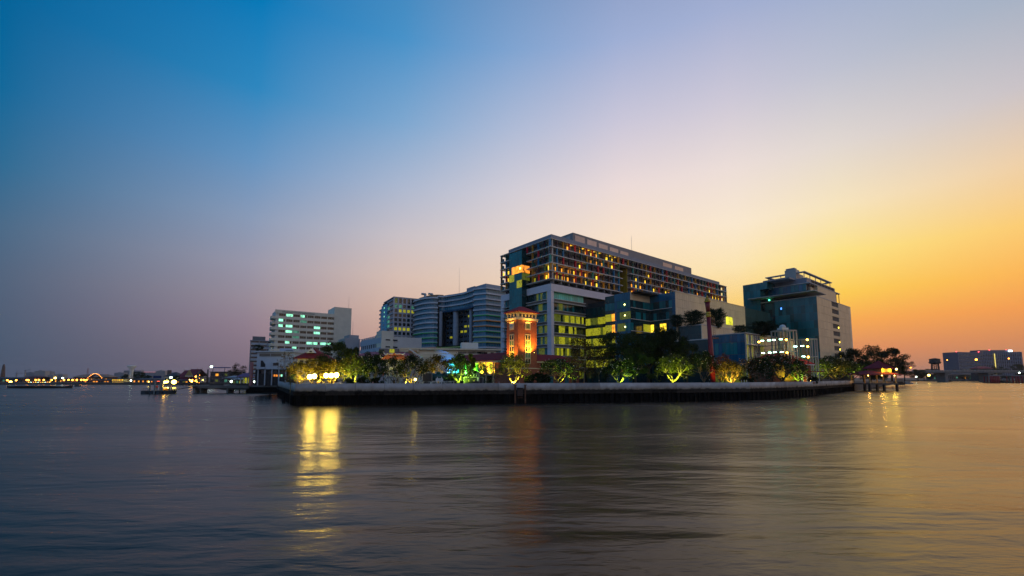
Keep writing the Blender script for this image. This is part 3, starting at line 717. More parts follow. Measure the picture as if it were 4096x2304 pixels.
for r in range(12):
    zt = 45.05 - r * 3.43
    if zt < 6: break
    Wb.box('spandrel', 0, 34.9, 0, .55, zt - 3.43, zt - 1.6, white_s)
    for c in range(8):
        x0 = 2.2 + c * 4.1
        Wb.box('pier', x0 - .45, x0 - .02, .05, .55, zt - 1.59, zt - .01, white_s)
        for k in range(3):
            m = L_cyn if (r, c) in litset else L_dcy if (r, c) in dim else rl.choice([wglass, wglass, dglass])
            if (r, c) in litset and k == 2 and rl.random() < .6: m = wglass
            Wb.box('window', x0 + k * 1.21 + .04, x0 + k * 1.21 + 1.17, .5, .59, zt - 1.55, zt - .05, m)
    # stepped rounded balconies at the left end
    for q in range(3):
        pl = [(-1.1 + .5 * q + 1.1 * cos(t_), 1.4 + q * 4.4 - 1.1 + 1.1 * sin(t_) + .9) for t_ in [pi * (1 + .125 * i) for i in range(5)]]
        poly = pl + [(.48, .3 + q * 4.4), (.48, 4.6 + q * 4.4), (-2.2 + .5 * q, 4.6 + q * 4.4)]
        Wb.mb('balcony', MB().prism(poly, zt - 3.43, zt - 1.9), white_s)
    if r < 8: Wb.box('stair_window', 35.8, 39.4, .32, .42, zt - 1.8 + (2.0 if r == 0 else 0) * 0, zt + .1, L_yel if r == 5 else L_dgn if r == 4 else wglass)
Wb.box('stair_wall', 34.92, 46, 0, .31, GZ, 52.2, white_s); Wb.box('stair_wall', 34.92, 35.2, .32, 19, 47.1, 52.2, white_s)
for i in range(2): Wb.mb('antenna', mast(None, ((33.0, 8, 47) if i == 0 else (44.8, 3, 52)), 5 if i == 0 else 9), steel)
# lettering above the top windows, too small to read in the photograph
lt = MB(); rt = random.Random(8)
for i in range(22):
    x0 = 4.0 + i * .86; h_ = rt.choice([.7, .8, .8, 1.15]); lt.box(x0, x0 + .16, -.06, -.01, 45.7, 45.7 + h_); lt.box(x0 + .17, x0 + .55, -.06, -.01, 45.7 + h_ - .2, 45.7 + h_ - .04)
    if rt.random() < .7: lt.box(x0 + .5, x0 + .64, -.055, -.01, 45.7, 45.7 + .62)
Wb.mb('lettering', lt, mat('dark_lettering', (.03, .05, .06)))

# grey office block left of it
GF = Frame(aty(*z1(210, 645), 300)[:2], 30)
Gb = Bld('office_block', 'grey office block with a dark ribbed left end and white spandrel bands', 'building', GF)
gtop = EYE + (21.55 - 5) * 300 / 190
Gb.box('wall_core', .4, 15.5, .4, 16, GZ, gtop - .5, wallgrey); Gb.box('roof_edge', -.3, 16, -.3, 16.2, gtop - .5, gtop, greyp); Gb.box('roof_room', 1, 9, 6, 12, gtop, gtop + 3.2, wallgrey)
for r in range(10):
    zt = gtop - .6 - r * 2.75
    if zt < 4: break
    for q, (a, b_) in enumerate(((.6, 5.0), (5.5, 10.0), (10.5, 15.0))): Gb.box('spandrel', a, b_, .05, .38, zt - 2.7, zt - 1.1, mat('blue_white_paint', (.42, .46, .50), .7))
    for q, (a, b_) in enumerate(((.6, 5.0), (5.5, 10.0), (10.5, 15.0))): Gb.box('window', a, b_, .3, .39, zt - 1.08, zt - .02, wglass)
    for c in range(2): Gb.box('spandrel', .05, .38, 1.2 + c * 7.2, 7.0 + c * 7.2, zt - 2.7, zt - 1.0, greyp)
for x in (0, 5.05, 10.05, 15.05): Gb.box('rib', x, x + .42, -.1, .38, GZ, gtop - .52, greyp)
for y in (.4, 7.3, 15): Gb.box('rib', -.1, .38, y, y + .6, GZ, gtop - .52, wallgrey)
for i in range(2): Gb.box('blue_band', -.05, .2, 1.2, 14.8, gtop - 3.2 - i * 2.2, gtop - 1.9 - i * 2.2, mat('blue_sign_band', (.03, .10, .35)))

# pale blue-white river building
bw = mat('pale_blue_render', (.42, .50, .58), .75, var=.1)
BF = Frame(aty(1020, 1500, 125)[:2], 4)
Bb = Bld('river_clinic', 'low angular bluish white building with louvre strips and a slanted dark opening', 'building', BF)
sx_ = 125 / F
def bx_(px): return (px - 1020) * sx_ / .998
def bz(py): return EYE + (1510 - py) * sx_ * 1.0
Bb.box('wall', 0, bx_(1162), .6, 12, bz(1477), bz(1408), bw); Bb.box('wall', bx_(1012), bx_(1150), 1.2, 12, GZ, bz(1478), darkm)
Bb.box('roof_slab', -.4, bx_(1166), 0, 12.4, bz(1408), bz(1404), bw); Bb.box('upper_room', bx_(1098), bx_(1152), 2, 10, bz(1404), bz(1391), bw); Bb.box('opening', bx_(1122), bx_(1150), 1.9, 1.99, bz(1403.5), bz(1400), darkm)
for i in range(2): Bb.box('louvre_strip', bx_(1030 + i * 44), bx_(1071 + i * 44), .48, .59, bz(1425), bz(1414), mat('brown_louvre', (.16, .15, .13)))
Bb.mb('opening', MB().xprism([(bx_(1036), bz(1474)), (bx_(1036), bz(1442)), (bx_(1043), bz(1442)), (bx_(1054), bz(1458)), (bx_(1054), bz(1474))], .52, .59), darkm)
Bb.box('balcony_front', bx_(1036), bx_(1054), .3, .5, bz(1476), bz(1468), bw)
Bb.box('window', bx_(1084), bx_(1105), .5, .59, bz(1462), bz(1452), wglass); Bb.box('awning', bx_(1084), bx_(1106), -.1, .58, bz(1451), bz(1449), bw)
for i in range(5): Bb.box('column', bx_(1024 + i * 27), bx_(1027 + i * 27), .7, 1.1, GZ, bz(1478), bw)
Bb.box('pillar', bx_(1010), bx_(1018), -1.6, -.8, GZ, bz(1450), mat('pinkish_pillar', (.30, .14, .15)))
for i in range(3): Bb.box('window', bx_(1030 + i * 40), bx_(1058 + i * 40), 1.08, 1.19, bz(1496), bz(1481), rl.choice([wglass, L_dcy, wglass]))
for i in range(4): Bb.box('ground_light', bx_(1085 + i * 9), bx_(1091 + i * 9), 1.08, 1.19, bz(1506), bz(1498), L_org if i < 3 else L_cyn)

# hip-roofed house behind the frangipanis
HF = Frame(aty(1190, 1440, 117)[:2], 8)
Hh = Bld('red_roofed_house', 'cream house with a dark red hipped roof and small white gable behind the lit trees', 'house', HF)
Hh.box('wall', 0, 7.0, 0, 7, GZ, 10.2, white); Hh.mb('roof', MB().hip(0, 7.0, 0, 7.5, 10.3, 13.0, inset=3.2, over=.8), redtile)
Hh.mb('gable', MB().xprism([(2.2, 11.7), (4.6, 11.7), (3.4, 12.9)], -.3, 1.5), white); Hh.box('gable_vent', 3.1, 3.7, -.36, -.31, 11.85, 12.2, darkm)
for i in range(4): Hh.box('window', .6 + i * 1.6, 1.5 + i * 1.6, -.06, -.01, 8.6, 9.7, L_grn if i == 2 else wglass)

# lower white wards and the gridded tower
def z4(x, y): return (1350 + x / 3.293, 1120 + y / 3.293)
LF = Frame(aty(*z4(578, 700), 235)[:2], 36)
Lw = Bld('ward_building', 'low pale ward building with three rows of dark square windows and a blank block', 'building', LF)
yl = LF.L(*z4(300, 770))[0]; ztop = LF.L(*z4(545, 735))[1]
Lw.box('wall_core', .5, 24, .5, yl, GZ, ztop - .3, white)
rows = [(ztop, ztop - 1.2), (ztop - 4.2, ztop - 6.4), (ztop - 8.4, ztop - 10.6), (ztop - 12.6, ztop - 14.8)]
prevz = ztop + .3
for r, (a, b_) in enumerate(rows):
    Lw.box('spandrel', 0, .45, 0, yl, a, prevz, bw); prevz = b_
    k = 9
    for c in range(k):
        y0 = yl * (.06 + .93 * c / k); wdt = yl * .93 / k
        Lw.box('pier', .02, .45, y0, y0 + wdt * .25, b_ + .01, a - .01, bw)
        if r: Lw.box('window', .38, .47, y0 + wdt * .27, y0 + wdt * .98, b_ + .02, a - .02, wglass if rl.random() < .8 else dglass)
Lw.box('spandrel', 0, .45, 0, yl, GZ, prevz, bw)
xr = LF.R(*z4(735, 740))[0]; zb_ = LF.R(*z4(600, 668))[1]
Lw.box('blank_block', 0.01, xr, -.3, 8, GZ, zb_, white_s)
for r in range(4):
    for c in range(2): Lw.box('slit_window', 2.4 + c * 4.2, 5.0 + c * 4.2, -.36, -.31, zb_ - 5.3 - r * 3.9, zb_ - 4.6 - r * 3.9, wglass)
Lw.box('side_block', xr + .01, xr + 6, 1, 9, GZ, zb_ - 4.5, greyp)
for r in range(4): Lw.box('side_window', xr + .8, xr + 2.0, .9, .99, zb_ - 9 - r * 3.9, zb_ - 6.5 - r * 3.9, darkm)
Lw.box('rear_block', -9, .0, yl + .3, yl + 16, GZ, ztop + .8, greyp); Lw.box('rear_room', -6, .0, yl + 3, yl + 14, ztop + .8, ztop + 3.2, greyp)
Lw.mb('antenna', mast(None, (-3, yl + 6, ztop + 3.2), 9), steel)

GR = 320 / 190.0
QF = Frame(aty(*z4(738, 300), 320)[:2], 30.5)
Q = Bld('gridded_tower', 'pale tower with a deep square window grid and a bright blue vertical panel', 'building', QF)
qz = lambda z: EYE + (z - 5) * GR
qtop = qz(41.15)
Q.box('wall_core', .8, 30, .8, 36, GZ, qtop - .5, darkm); Q.box('roof_edge', 0, 30, 0, 30, qtop - .6, qtop, greyp)
gp_ = mat('grid_concrete', (.42, .42, .45), .8, var=.1)
PX = 3.22; PZ = 3.45
zt0 = qz(37.6)
Q.box('top_beam', 0, 26, 0, .75, zt0 + 5.0, qtop - .61, gp_)
for c in range(9): Q.box('grid_pier', -.02 + c * PX, .95 + c * PX, -.05, .78, GZ, qtop - .62, gp_)
for r in range(15):
    zt = zt0 - r * PZ
    if zt < 8: break
    Q.box('grid_beam', 0, 26, .0, .76, zt + .02, zt + 1.15, gp_)
    for c in range(8):
        lit = (r == 1 and c in (1, 2, 3, 4)) or (r == 5 and c in (0, 1, 2, 3)) or (r == 9 and c in (1, 2, 3, 4))
        m = L_grn if lit and r != 9 else L_cyn if lit else (L_dcy if r == 0 and c in (0, 1, 4) else rl.choice([wglass, dglass]))
        Q.box('window', .98 + c * PX, PX - .04 + c * PX, .62, .74, zt - 2.28, zt, m)
for c in range(8): Q.box('window', 1.0 + c * PX, PX - .06 + c * PX, .62, .74, zt0 + 1.17, zt0 + 4.98, rl.choice([wglass, dglass, L_dgn]))
yb0, yb1 = QF.L(*z4(655, 300))[0], QF.L(*z4(587, 300))[0]
Q.box('blue_panel', -.3, .75, yb0, yb1, qz(20.3), qz(39.5), mat('blue_cladding', (.06, .42, .60), .5, var=.06))
for r in range(9): Q.box('panel_window', -.36, -.31, (yb0 + yb1) / 2 - 1.6, (yb0 + yb1) / 2 - .4, qz(38.4) - r * 3.45 - 1.2, qz(38.4) - r * 3.45, L_cyn if r < 3 else wglass); Q.box('panel_window', -.36, -.31, (yb0 + yb1) / 2 + .4, (yb0 + yb1) / 2 + 1.6, qz(38.4) - r * 3.45 - 1.2, qz(38.4) - r * 3.45, wglass if r % 3 else L_dcy)
for r in range(14):
    zt = zt0 + 3.4 - r * PZ
    if zt < 8: break
    Q.box('grid_beam', 0, .76, .8, yb0 - .05, zt, zt + 1.1, gp_); Q.box('grid_beam', 0, .76, yb1 + .05, yb1 + 9, zt - 3, zt - 1.9, gp_)
    for c in range(3):
        wd = (yb0 - 1.0) / 3
        Q.box('window', .6, .74, 1.2 + c * wd, .8 + (c + 1) * wd, zt - 2.3, zt - .02, L_dcy if c == 2 and r in (1, 3, 4, 5) else wglass)
    Q.box('window', .6, .74, yb1 + 1, yb1 + 7, zt - 5.2, zt - 3.1, wglass)
Q.box('annex', .0, 12, yb1 + 9.1, yb1 + 20, GZ, qz(26.5), gp_)
Q.mb('antenna', mast(None, (-.0, yb1 + 12, qz(26.5)), 6), steel)

# ------------------------------------------------------------------ curved blue glass hospital
CB = 285 / 165.0
def cpt(x, y):
    P = atz(*z4(x, y), 39.87); return (P[0] * CB, P[1] * CB)
corner = cpt(1955, 100)
line_px = [(1030, 235), (1080, 220), (1150, 200), (1250, 190), (1320, 195)]
lobe = [cpt(*q) for q in line_px]
cl = Vector(lobe[0]); lobe = [(cl.x - 1.5 + 2.0, cl.y + 34), (cl.x - 3.2, cl.y + 24), (cl.x - 3.6, cl.y + 14), (cl.x - 2.2, cl.y + 6)] + lobe
def smooth(pts, it=2):
    for _ in range(it):
        q = [pts[0]]
        for a, b_ in zip(pts, pts[1:]): q += [(a[0] * .75 + b_[0] * .25, a[1] * .75 + b_[1] * .25), (a[0] * .25 + b_[0] * .75, a[1] * .25 + b_[1] * .75)]
        pts = q + [pts[-1]]
    return pts
lobe = smooth(lobe)
bridge = smooth([cpt(*q) for q in [(1320, 200), (1400, 212), (1500, 193), (1600, 178), (1700, 158), (1800, 120)]])
rcorn = [cpt(1800, 120), corner]
rr_ = (corner[0] + 26 * cos(radians(38.5)), corner[1] + 26 * sin(radians(38.5)))
right = rcorn + [rr_]
cw = aty(*z4(1955, 100), 285)
CVroot = empty('curved_hospital', (corner[0], corner[1], GZ), 'curved blue glass hospital with projecting floor ledges and a raised bridge block', 'building')
def cstrip(name, pts, off, th, z0, z1, m):
    b_ = MB().strip(pts, off, th, z0, z1); b_.v = [(v[0] - corner[0], v[1] - corner[1], v[2] - GZ) for v in b_.v]; return b_.build(name, m, CVroot)
led = mat('ledge_white', (.68, .70, .74), .6); ledg = mat('ledge_green', (.05, .52, .14), .6); ledo = mat('ledge_orange', (.80, .30, .04), .6); ledy = mat('ledge_lime', (.50, .62, .20), .6)
cvg = glass('curved_blue_glass', (.015, .20, .34), .2)
zr = EYE + 34.87 * CB; PF = 3.63
cols_l = {7: ledg, 8: ledg, 9: ledg, 10: ledo, 11: ledy}; cols_r = {5: ledg, 6: ledo, 7: ledo, 8: ledg, 9: ledy, 10: ledy}
rail = mat('ledge_rail', (.33, .40, .46), .4)
for part, pts, n_, cm, zoff in (('lobe', lobe, 13, cols_l, -2.2), ('right', right, 15, cols_r, 0), ('bridge', bridge, 3, {}, -.6)):
    for r in range(n_):
        zt = zr + zoff - r * PF
        if zt < 8: break
        cstrip('floor_ledge', pts, 1.3, 1.9, zt - .75, zt - .25, cm.get(r, led)); cstrip('ledge_rail', pts, 1.2, .08, zt - .24, zt + .45, rail)
        cstrip('window_band', pts, -.1, .3, zt - 3.0, zt - .76, cvg)
        cstrip('spandrel', pts, .0, .35, zt - 3.62, zt - 3.01, mat('blue_spandrel', (.03, .12, .2), .4))
        mu = MB(); tot = 0
        for a, b_ in zip(pts, pts[1:]):
            d = Vector(b_) - Vector(a); k = max(1, round(d.length / 2.2)); nrm = Vector((d.y, -d.x)).normalized()
            for j in range(k):
                p = Vector(a) + d * (j / k) - nrm * .05; p -= Vector(corner); mu.box(p.x - .12, p.x + .12, p.y - .12, p.y + .12, zt - 3.0 - GZ, zt - .77 - GZ)
        mu.build('mullions', mat('mullion_blue', (.10, .22, .30), .5), CVroot, kind='stuff')
        if part == 'right' and r > 1:
            P = (rr_[0] * .2 + corner[0] * .8 + 2.0, rr_[1] * .2 + corner[1] * .8 - .6)
for r in range(3, 13):
    zt = zr - r * PF
    o = obj('stair_light', bxm(1.5, .3, .5, L_grn), CVroot, (21.5 * cos(radians(38.5)) + .3, 21.5 * sin(radians(38.5)) - .4, zt - 1.6 - GZ), (0, 0, radians(38.5)))
rc = MB().prism([(p[0] - corner[0], p[1] - corner[1]) for p in lobe] + [(10 + lobe[-1][0] - corner[0], lobe[-1][1] + 35 - corner[1])], 0, zr - 3.0 - GZ); rc.v = [(v[0] + .5, v[1] + .9, v[2]) for v in rc.v]; rc.build('lobe_core', darkm, CVroot)
rc = MB().prism([(rcorn[0][0] - corner[0] + 1, rcorn[0][1] - corner[1] + 1), (.3, 1.2), (rr_[0] - corner[0], rr_[1] - corner[1] + 1), (rr_[0] - corner[0] - 16, rr_[1] - corner[1] + 22)], 0, zr - .4 - GZ); rc.build('right_core', darkm, CVroot)
# recess under the bridge block
rec = [(bridge[0][0] + 2, bridge[0][1] + 14), (bridge[-1][0] + 4, bridge[-1][1] + 12)]
cstrip('recess_wall', rec, 0, 1, GZ, zr - 1.0, mat('blue_grey_recess', (.05, .08, .12), .6))
for r in range(3, 14):
    zt = zr - r * PF
    for j in range(10):
        t_ = .04 + j * .095
        P = (rec[0][0] + (rec[1][0] - rec[0][0]) * t_ - corner[0], rec[0][1] + (rec[1][1] - rec[0][1]) * t_ - corner[1] - .25, zt - 1.4 - GZ)
        m = wglass
        if (r, j) in ((8, 2), (8, 3), (7, 6), (7, 5), (6, 7), (4, 7), (6, 6)): m = L_grn
        if (r, j) == (3, 9): m = L_cyn
        a_ = atan2(rec[1][1] - rec[0][1], rec[1][0] - rec[0][0])
        obj('window', bxm(2.2, .3, 1.5, m), CVroot, P, (0, 0, a_))
for t_ in (.05, .50, .86):
    i = int(t_ * (len(bridge) - 1)); p = bridge[i]
    MB().tube((p[0] - corner[0] + 1, p[1] - corner[1] + 3, 0), (p[0] - corner[0] + 1, p[1] - corner[1] + 3, zr - .8 - 3 * PF - GZ), 2.0 if t_ < .8 else 1.2, k=16).build('column', mat('column_grey', (.34, .36, .40), .7), CVroot)
rb = MB().prism([(p[0] - corner[0], p[1] - corner[1] + .3) for p in bridge] + [(bridge[-1][0] - corner[0], bridge[-1][1] + 13 - corner[1]), (bridge[0][0] - corner[0], bridge[0][1] + 14 - corner[1])], zr - 3.1 * PF - .9 - GZ, zr - .8 - GZ); rb.build('bridge_core', mat('blue_soffit', (.02, .11, .26), .5), CVroot)
# low terraces at the foot
for r, (m, dz) in enumerate(((ledy, 0), (ledy, -4.2))):
    cstrip('terrace_ledge', [(q[0] + .5, q[1] - 3 - r) for q in bridge], 1.0, 3.0, zr - 10.6 * PF + dz - .6, zr - 10.6 * PF + dz, m)
for i in range(16):
    p = bridge[int(i * (len(bridge) - 1) / 16)]
    bpy_o = obj('roof_plant', bxm(2.4, 1.6, 1.3, mat('dark_leaf_mass', (.02, .045, .015), .9, var=.5, vs=3)), CVroot, (p[0] - corner[0] + .5, p[1] - corner[1] - 2, zr - 10.6 * PF + .4 - GZ), (0, 0, i * .7)); 
# roof features
for i in range(3):
    p = bridge[int(i * (len(bridge) - 1) / 4)]; q = (p[0] - corner[0] - 8, p[1] - corner[1] + 8)
    MB().poly((q[0] - 4, q[1], zr - GZ), (q[0] + 4, q[1], zr + 1.4 - GZ), (q[0] + 4, q[1] + 6, zr + 1.4 - GZ), (q[0] - 4, q[1] + 6, zr - GZ)).xprism([(q[0] - 4, zr - .5 - GZ), (q[0] + 4, zr - .5 - GZ), (q[0] + 4, zr + 1.3 - GZ), (q[0] - 4, zr - .1 - GZ)], q[1], q[1] + 6).build('roof_monitor', steel, CVroot)
b_ = MB()
for i, p in enumerate(lobe[6:]): b_.box(p[0] - corner[0] + 1.5, p[0] - corner[0] + 3.4, p[1] - corner[1] + 5, p[1] - corner[1] + 5.3, zr - 2.4 - GZ, zr + .9 - GZ)
b_.build('roof_screen', mat('brown_screen', (.22, .14, .08)), CVroot)
for px_ in (1105, 1197):
    p = cpt(px_, 205); MB().tube((p[0] - corner[0] + 2, p[1] - corner[1] + 4, zr - 2.6 - GZ), (p[0] - corner[0] + 2, p[1] - corner[1] + 4, zr + 1.8 - GZ), 1.0, k=10).tube((p[0] - corner[0] + 2.6, p[1] - corner[1] + 4, zr + 1.7 - GZ), (p[0] - corner[0] - .8, p[1] - corner[1] + 3.6, zr + 2.0 - GZ), .8, k=10).build('vent_cowl', steel, CVroot)
p = cpt(1575, 175); mast(None, (p[0] - corner[0] + 1, p[1] - corner[1] + 4, zr - .8 - GZ), 20).build('antenna', steel, CVroot)
Rf = Frame(corner, 38.5)
o = MB().box(2, 26, 3, 24, zr - GZ, zr + 3.6 - GZ).build('roof_house', mat('roof_house_blue', (.28, .34, .42), .6), CVroot, rot=(0, 0, radians(38.5)))
o = MB().box(0, 2, 14, 24, zr - .2 - GZ, zr + 3.4 - GZ).build('roof_house', MATS['roof_house_blue'], CVroot, rot=(0, 0, radians(38.5)))

# ------------------------------------------------------------------ low cream hall in front of it
EF = Frame(aty(1780, 1440, 150)[:2], 12)
Eb = Bld('cream_hall', 'long low cream hall with flat eaves and a white steel truss', 'building', EF)
ez = lambda py, D=150: EYE + (1510 - py) * D / F
Eb.box('wall', -14, 18, 0, 10, GZ, ez(1400), white_s); Eb.box('eave', -15, 20, -1.2, 11, ez(1400), ez(1394), cream); Eb.box('band', -14.1, 18.1, -.35, -.02, ez(1432), ez(1416), cream)
for i in range(3):
    for k in range(6): Eb.box('window', 4.6 + i * 3.2 + k * .5, 5.0 + i * 3.2 + k * .5, -.08, -.02, ez(1413.6), ez(1405), wglass)
for i in range(4): Eb.box('window', 11.5 + i * 2.3, 12.6 + i * 2.3, -.08, -.02, ez(1414), ez(1407), wglass)
Eb.box('roof_hut', 6, 12, 3, 8, ez(1394), ez(1366), white); Eb.box('stair_hut', -15.5, -9, -1.0, 4, ez(1410), ez(1396), cream)
Eb.box('window', -18.6, -17.0, -2.2, -2.1, ez(1415), ez(1401), L_grn); Eb.box('wing', -22, -15.6, -2.0, 9, GZ, ez(1399), wallgrey)
Eb.box('striped_tank', -12.4, -9.6, -1.5, -1.05, ez(1414), ez(1405), mat('striped_tank', (.45, .22, .10)))
tr = MB()
for a_, b2 in (((-5.5, 1426), (-1.5, 1438)), ((-1.5, 1438), (-4.0, 1470)), ((-4.0, 1470), (-3.6, 1500)), ((-6, 1400), (-1.5, 1438))): tr.bar((a_[0] - 6, -2.5, ez(a_[1])), (b2[0] - 6, -2.5, ez(b2[1])), .5)
Eb.mb('truss', tr, white)
RRF = Frame(aty(1420, 1420, 140)[:2], 6)
Rr = Bld('long_red_roof_hall', 'long single storey hall with a faded red roof above the tree line', 'building', RRF)
Rr.box('wall', 0, 19, 0, 8, GZ, 12.0, greyp); Rr.mb('roof', MB().hip(0, 19, 0, 8, 12.1, 13.6, over=.8), mat('faded_red_roof', (.30, .08, .11), .7))
# ------------------------------------------------------------------ trees
def wall_y(px):
    """distance of the flood wall along the viewing column of the photo"""
    a = (px - 2048) / F * 1.0
    for (x0, y0), (x1, y1) in zip(WALL, WALL[1:]):
        den = (x1 - x0) - a * (y1 - y0)
        if abs(den) < 1e-6: continue
        t_ = (a * y0 - x0) / den
        if -.001 <= t_ <= 1.001: return y0 + t_ * (y1 - y0)
    return 100
def leafmat(name, c, tr=.35, var=.45):
    m = mat(name, c, .7, var=var, vs=.9, spec=.12); n = m.node_tree.nodes; l = m.node_tree.links; b = n['Principled BSDF']
    t = n.new('ShaderNodeBsdfTranslucent'); l.new(b.inputs['Base Color'].links[0].from_socket, t.inputs[0])
    mx = n.new('ShaderNodeMixShader'); mx.inputs[0].default_value = tr; l.new(b.outputs[0], mx.inputs[1]); l.new(t.outputs[0], mx.inputs[2]); l.new(mx.outputs[0], n['Material Output'].inputs[0]); return m
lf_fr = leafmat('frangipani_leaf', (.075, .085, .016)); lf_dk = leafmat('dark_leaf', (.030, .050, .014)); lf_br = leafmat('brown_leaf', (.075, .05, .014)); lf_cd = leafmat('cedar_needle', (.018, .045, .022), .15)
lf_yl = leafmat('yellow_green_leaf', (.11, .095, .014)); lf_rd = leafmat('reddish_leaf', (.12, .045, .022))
blo = mat('blossom_white', (.62, .54, .44), .7, var=.2)
def leaf(b, p, d, L_, w, rnd):
    d = d.normalized(); s = d.cross(Vector((rnd.uniform(-1, 1), rnd.uniform(-1, 1), rnd.uniform(-1, 1)))).normalized() * w / 2
    m_ = p + d * L_ * .5; b.poly(p, m_ + s, p + d * L_, m_ - s)
def limbs(b, tips, rnd, base=(0, 0, 0), r0=.22, fork=.3, nf=4, bend=.25):
    """a trunk that forks into limbs which reach towards the tips; returns nothing, adds tubes"""
    base = Vector(base); top = max(t[2] for t in tips); forks = []
    tr_top = base + Vector((rnd.uniform(-.2, .2), rnd.uniform(-.2, .2), top * fork))
    b.tube(base, tr_top, r0 * 1.15, r0 * .85, 7)
    for i in range(nf):
        a = 2 * pi * (i + rnd.random() * .6) / nf; R = max(hypot(t[0], t[1]) for t in tips) * .42
        q = tr_top + Vector((cos(a) * R, sin(a) * R, top * .26 * rnd.uniform(.8, 1.25))); mid = (tr_top + q) / 2 + Vector((rnd.uniform(-bend, bend), rnd.uniform(-bend, bend), -.1))
        b.tube(tr_top, mid, r0 * .62, r0 * .5, 6); b.tube(mid, q, r0 * .5, r0 * .34, 6); forks.append(q)
    for t in tips:
        q = min(forks, key=lambda f_: (f_ - Vector(t)).length); t = Vector(t); mid = (q + t) / 2 + Vector((rnd.uniform(-bend, bend), rnd.uniform(-bend, bend), rnd.uniform(-.1, .25)))
        b.tube(q, mid, r0 * .26, r0 * .17, 5, False); b.tube(mid, t, r0 * .17, r0 * .06, 4, False)
def frangipani(seed, lm, bm_, ntip=95, nleaf=20, flowers=45, H_=6.6, R=3.1, sparse=0.0):
    rnd = random.Random(seed); tips = []
    while len(tips) < ntip:
        a = rnd.uniform(0, 2 * pi); u = rnd.random() ** .6; r = R * u * rnd.uniform(.75, 1.08)
        zmax = H_ * (1 - .42 * (r / R) ** 2); z = zmax - abs(rnd.gauss(0, .16)) * H_ - (rnd.random() < .25) * rnd.uniform(0, .35) * H_
        if z < H_ * .22: continue
        tips.append((r * cos(a), r * sin(a), z))
    tb = MB(); limbs(tb, tips[:26] if not sparse else tips[:20], rnd, r0=.2, fork=.16)
    lb = MB(); fb = MB()
    for t in tips:
        t = Vector(t); out = Vector((t.x, t.y, (t.z - H_ * .45) * .9)).normalized()
        for j in range(nleaf):
            d = Vector((rnd.gauss(0, 1), rnd.gauss(0, 1), rnd.gauss(0, .7) + .1)).normalized() + out * .55
            leaf(lb, t + Vector((rnd.gauss(0, .26), rnd.gauss(0, .26), rnd.gauss(0, .2))), d, rnd.uniform(.3, .5), rnd.uniform(.11, .19), rnd)
    for j in range(flowers):
        t = Vector(rnd.choice(tips)); out = Vector((t.x, t.y, t.z - H_ * .4)).normalized(); p = t + out * .35 + Vector((rnd.gauss(0, .25), rnd.gauss(0, .25), rnd.gauss(0, .2)))
        s = rnd.uniform(.06, .13)
        for k in range(3):
            d = Vector((rnd.gauss(0, 1), rnd.gauss(0, 1), rnd.gauss(0, 1))) + out; leaf(fb, p, d, s * 1.8, s * 1.4, rnd)
    return tb.mesh('frangipani_trunk', barkm), lb.mesh('frangipani_crown', lm), fb.mesh('frangipani_blossoms', bm_) if flowers else None
def broadleaf(seed, lm, H_=13, R=6, nl=26, per=330, L_=(.28, .5), tk=bark_d, airy=False, low=.28):
    rnd = random.Random(seed); cl = []
    for i in range(nl):
        a = rnd.uniform(0, 2 * pi); r = R * rnd.random() ** .55 * .82; z = H_ * (low + (1 - low) * rnd.random() ** .8) * (1 - .28 * (r / R) ** 2)
        cl.append((Vector((r * cos(a), r * sin(a), min(z, H_ * .93))), rnd.uniform(.55, 1.05) * R * .30))
    tb = MB(); limbs(tb, [tuple(c) for c, _ in cl], rnd, r0=.34 if not airy else .14, fork=.3, nf=5, bend=.5)
    lb = MB()
    for c, rr in cl:
        for j in range(per):
            d = Vector((rnd.gauss(0, 1), rnd.gauss(0, 1), rnd.gauss(0, 1))).normalized(); p = c + Vector((d.x, d.y, d.z * .72)) * rr * (rnd.random() ** .4) * rnd.uniform(.7, 1.12)
            leaf(lb, p, d + Vector((rnd.gauss(0, .7), rnd.gauss(0, .7), rnd.gauss(0, .5) - .2)), rnd.uniform(*L_), rnd.uniform(*L_) * .6, rnd)
    return tb.mesh('tree_trunk', tk), lb.mesh('tree_crown', lm), None
def cedar(seed, H_=6, R=3):
    rnd = random.Random(seed); tb = MB(); tb.tube((0, 0, 0), (0, 0, H_ * .8), .18, .06, 6); lb = MB()
    for i in range(190):
        a = rnd.uniform(0, 2 * pi); z = H_ * rnd.uniform(-.12, .8); rr = R * (1 - abs(z / H_ - .30) ** 1.6 * 1.5) * rnd.uniform(.6, 1.12)
        d = Vector((cos(a), sin(a), rnd.uniform(.2, 1.0))).normalized(); e = Vector((0, 0, z)) + Vector((cos(a) * rr, sin(a) * rr, rr * .42))
        for k in range(34):
            t_ = rnd.random() ** .6; p = Vector((0, 0, z)).lerp(e, t_ * .92)
            leaf(lb, p + Vector((rnd.gauss(0, .16), rnd.gauss(0, .16), rnd.gauss(0, .14))), d + Vector((rnd.gauss(0, .35), rnd.gauss(0, .35), rnd.gauss(0, .3))), rnd.uniform(.35, .75), rnd.uniform(.07, .13), rnd)
    return tb.mesh('cedar_trunk', bark_d), lb.mesh('cedar_crown', lf_cd), None
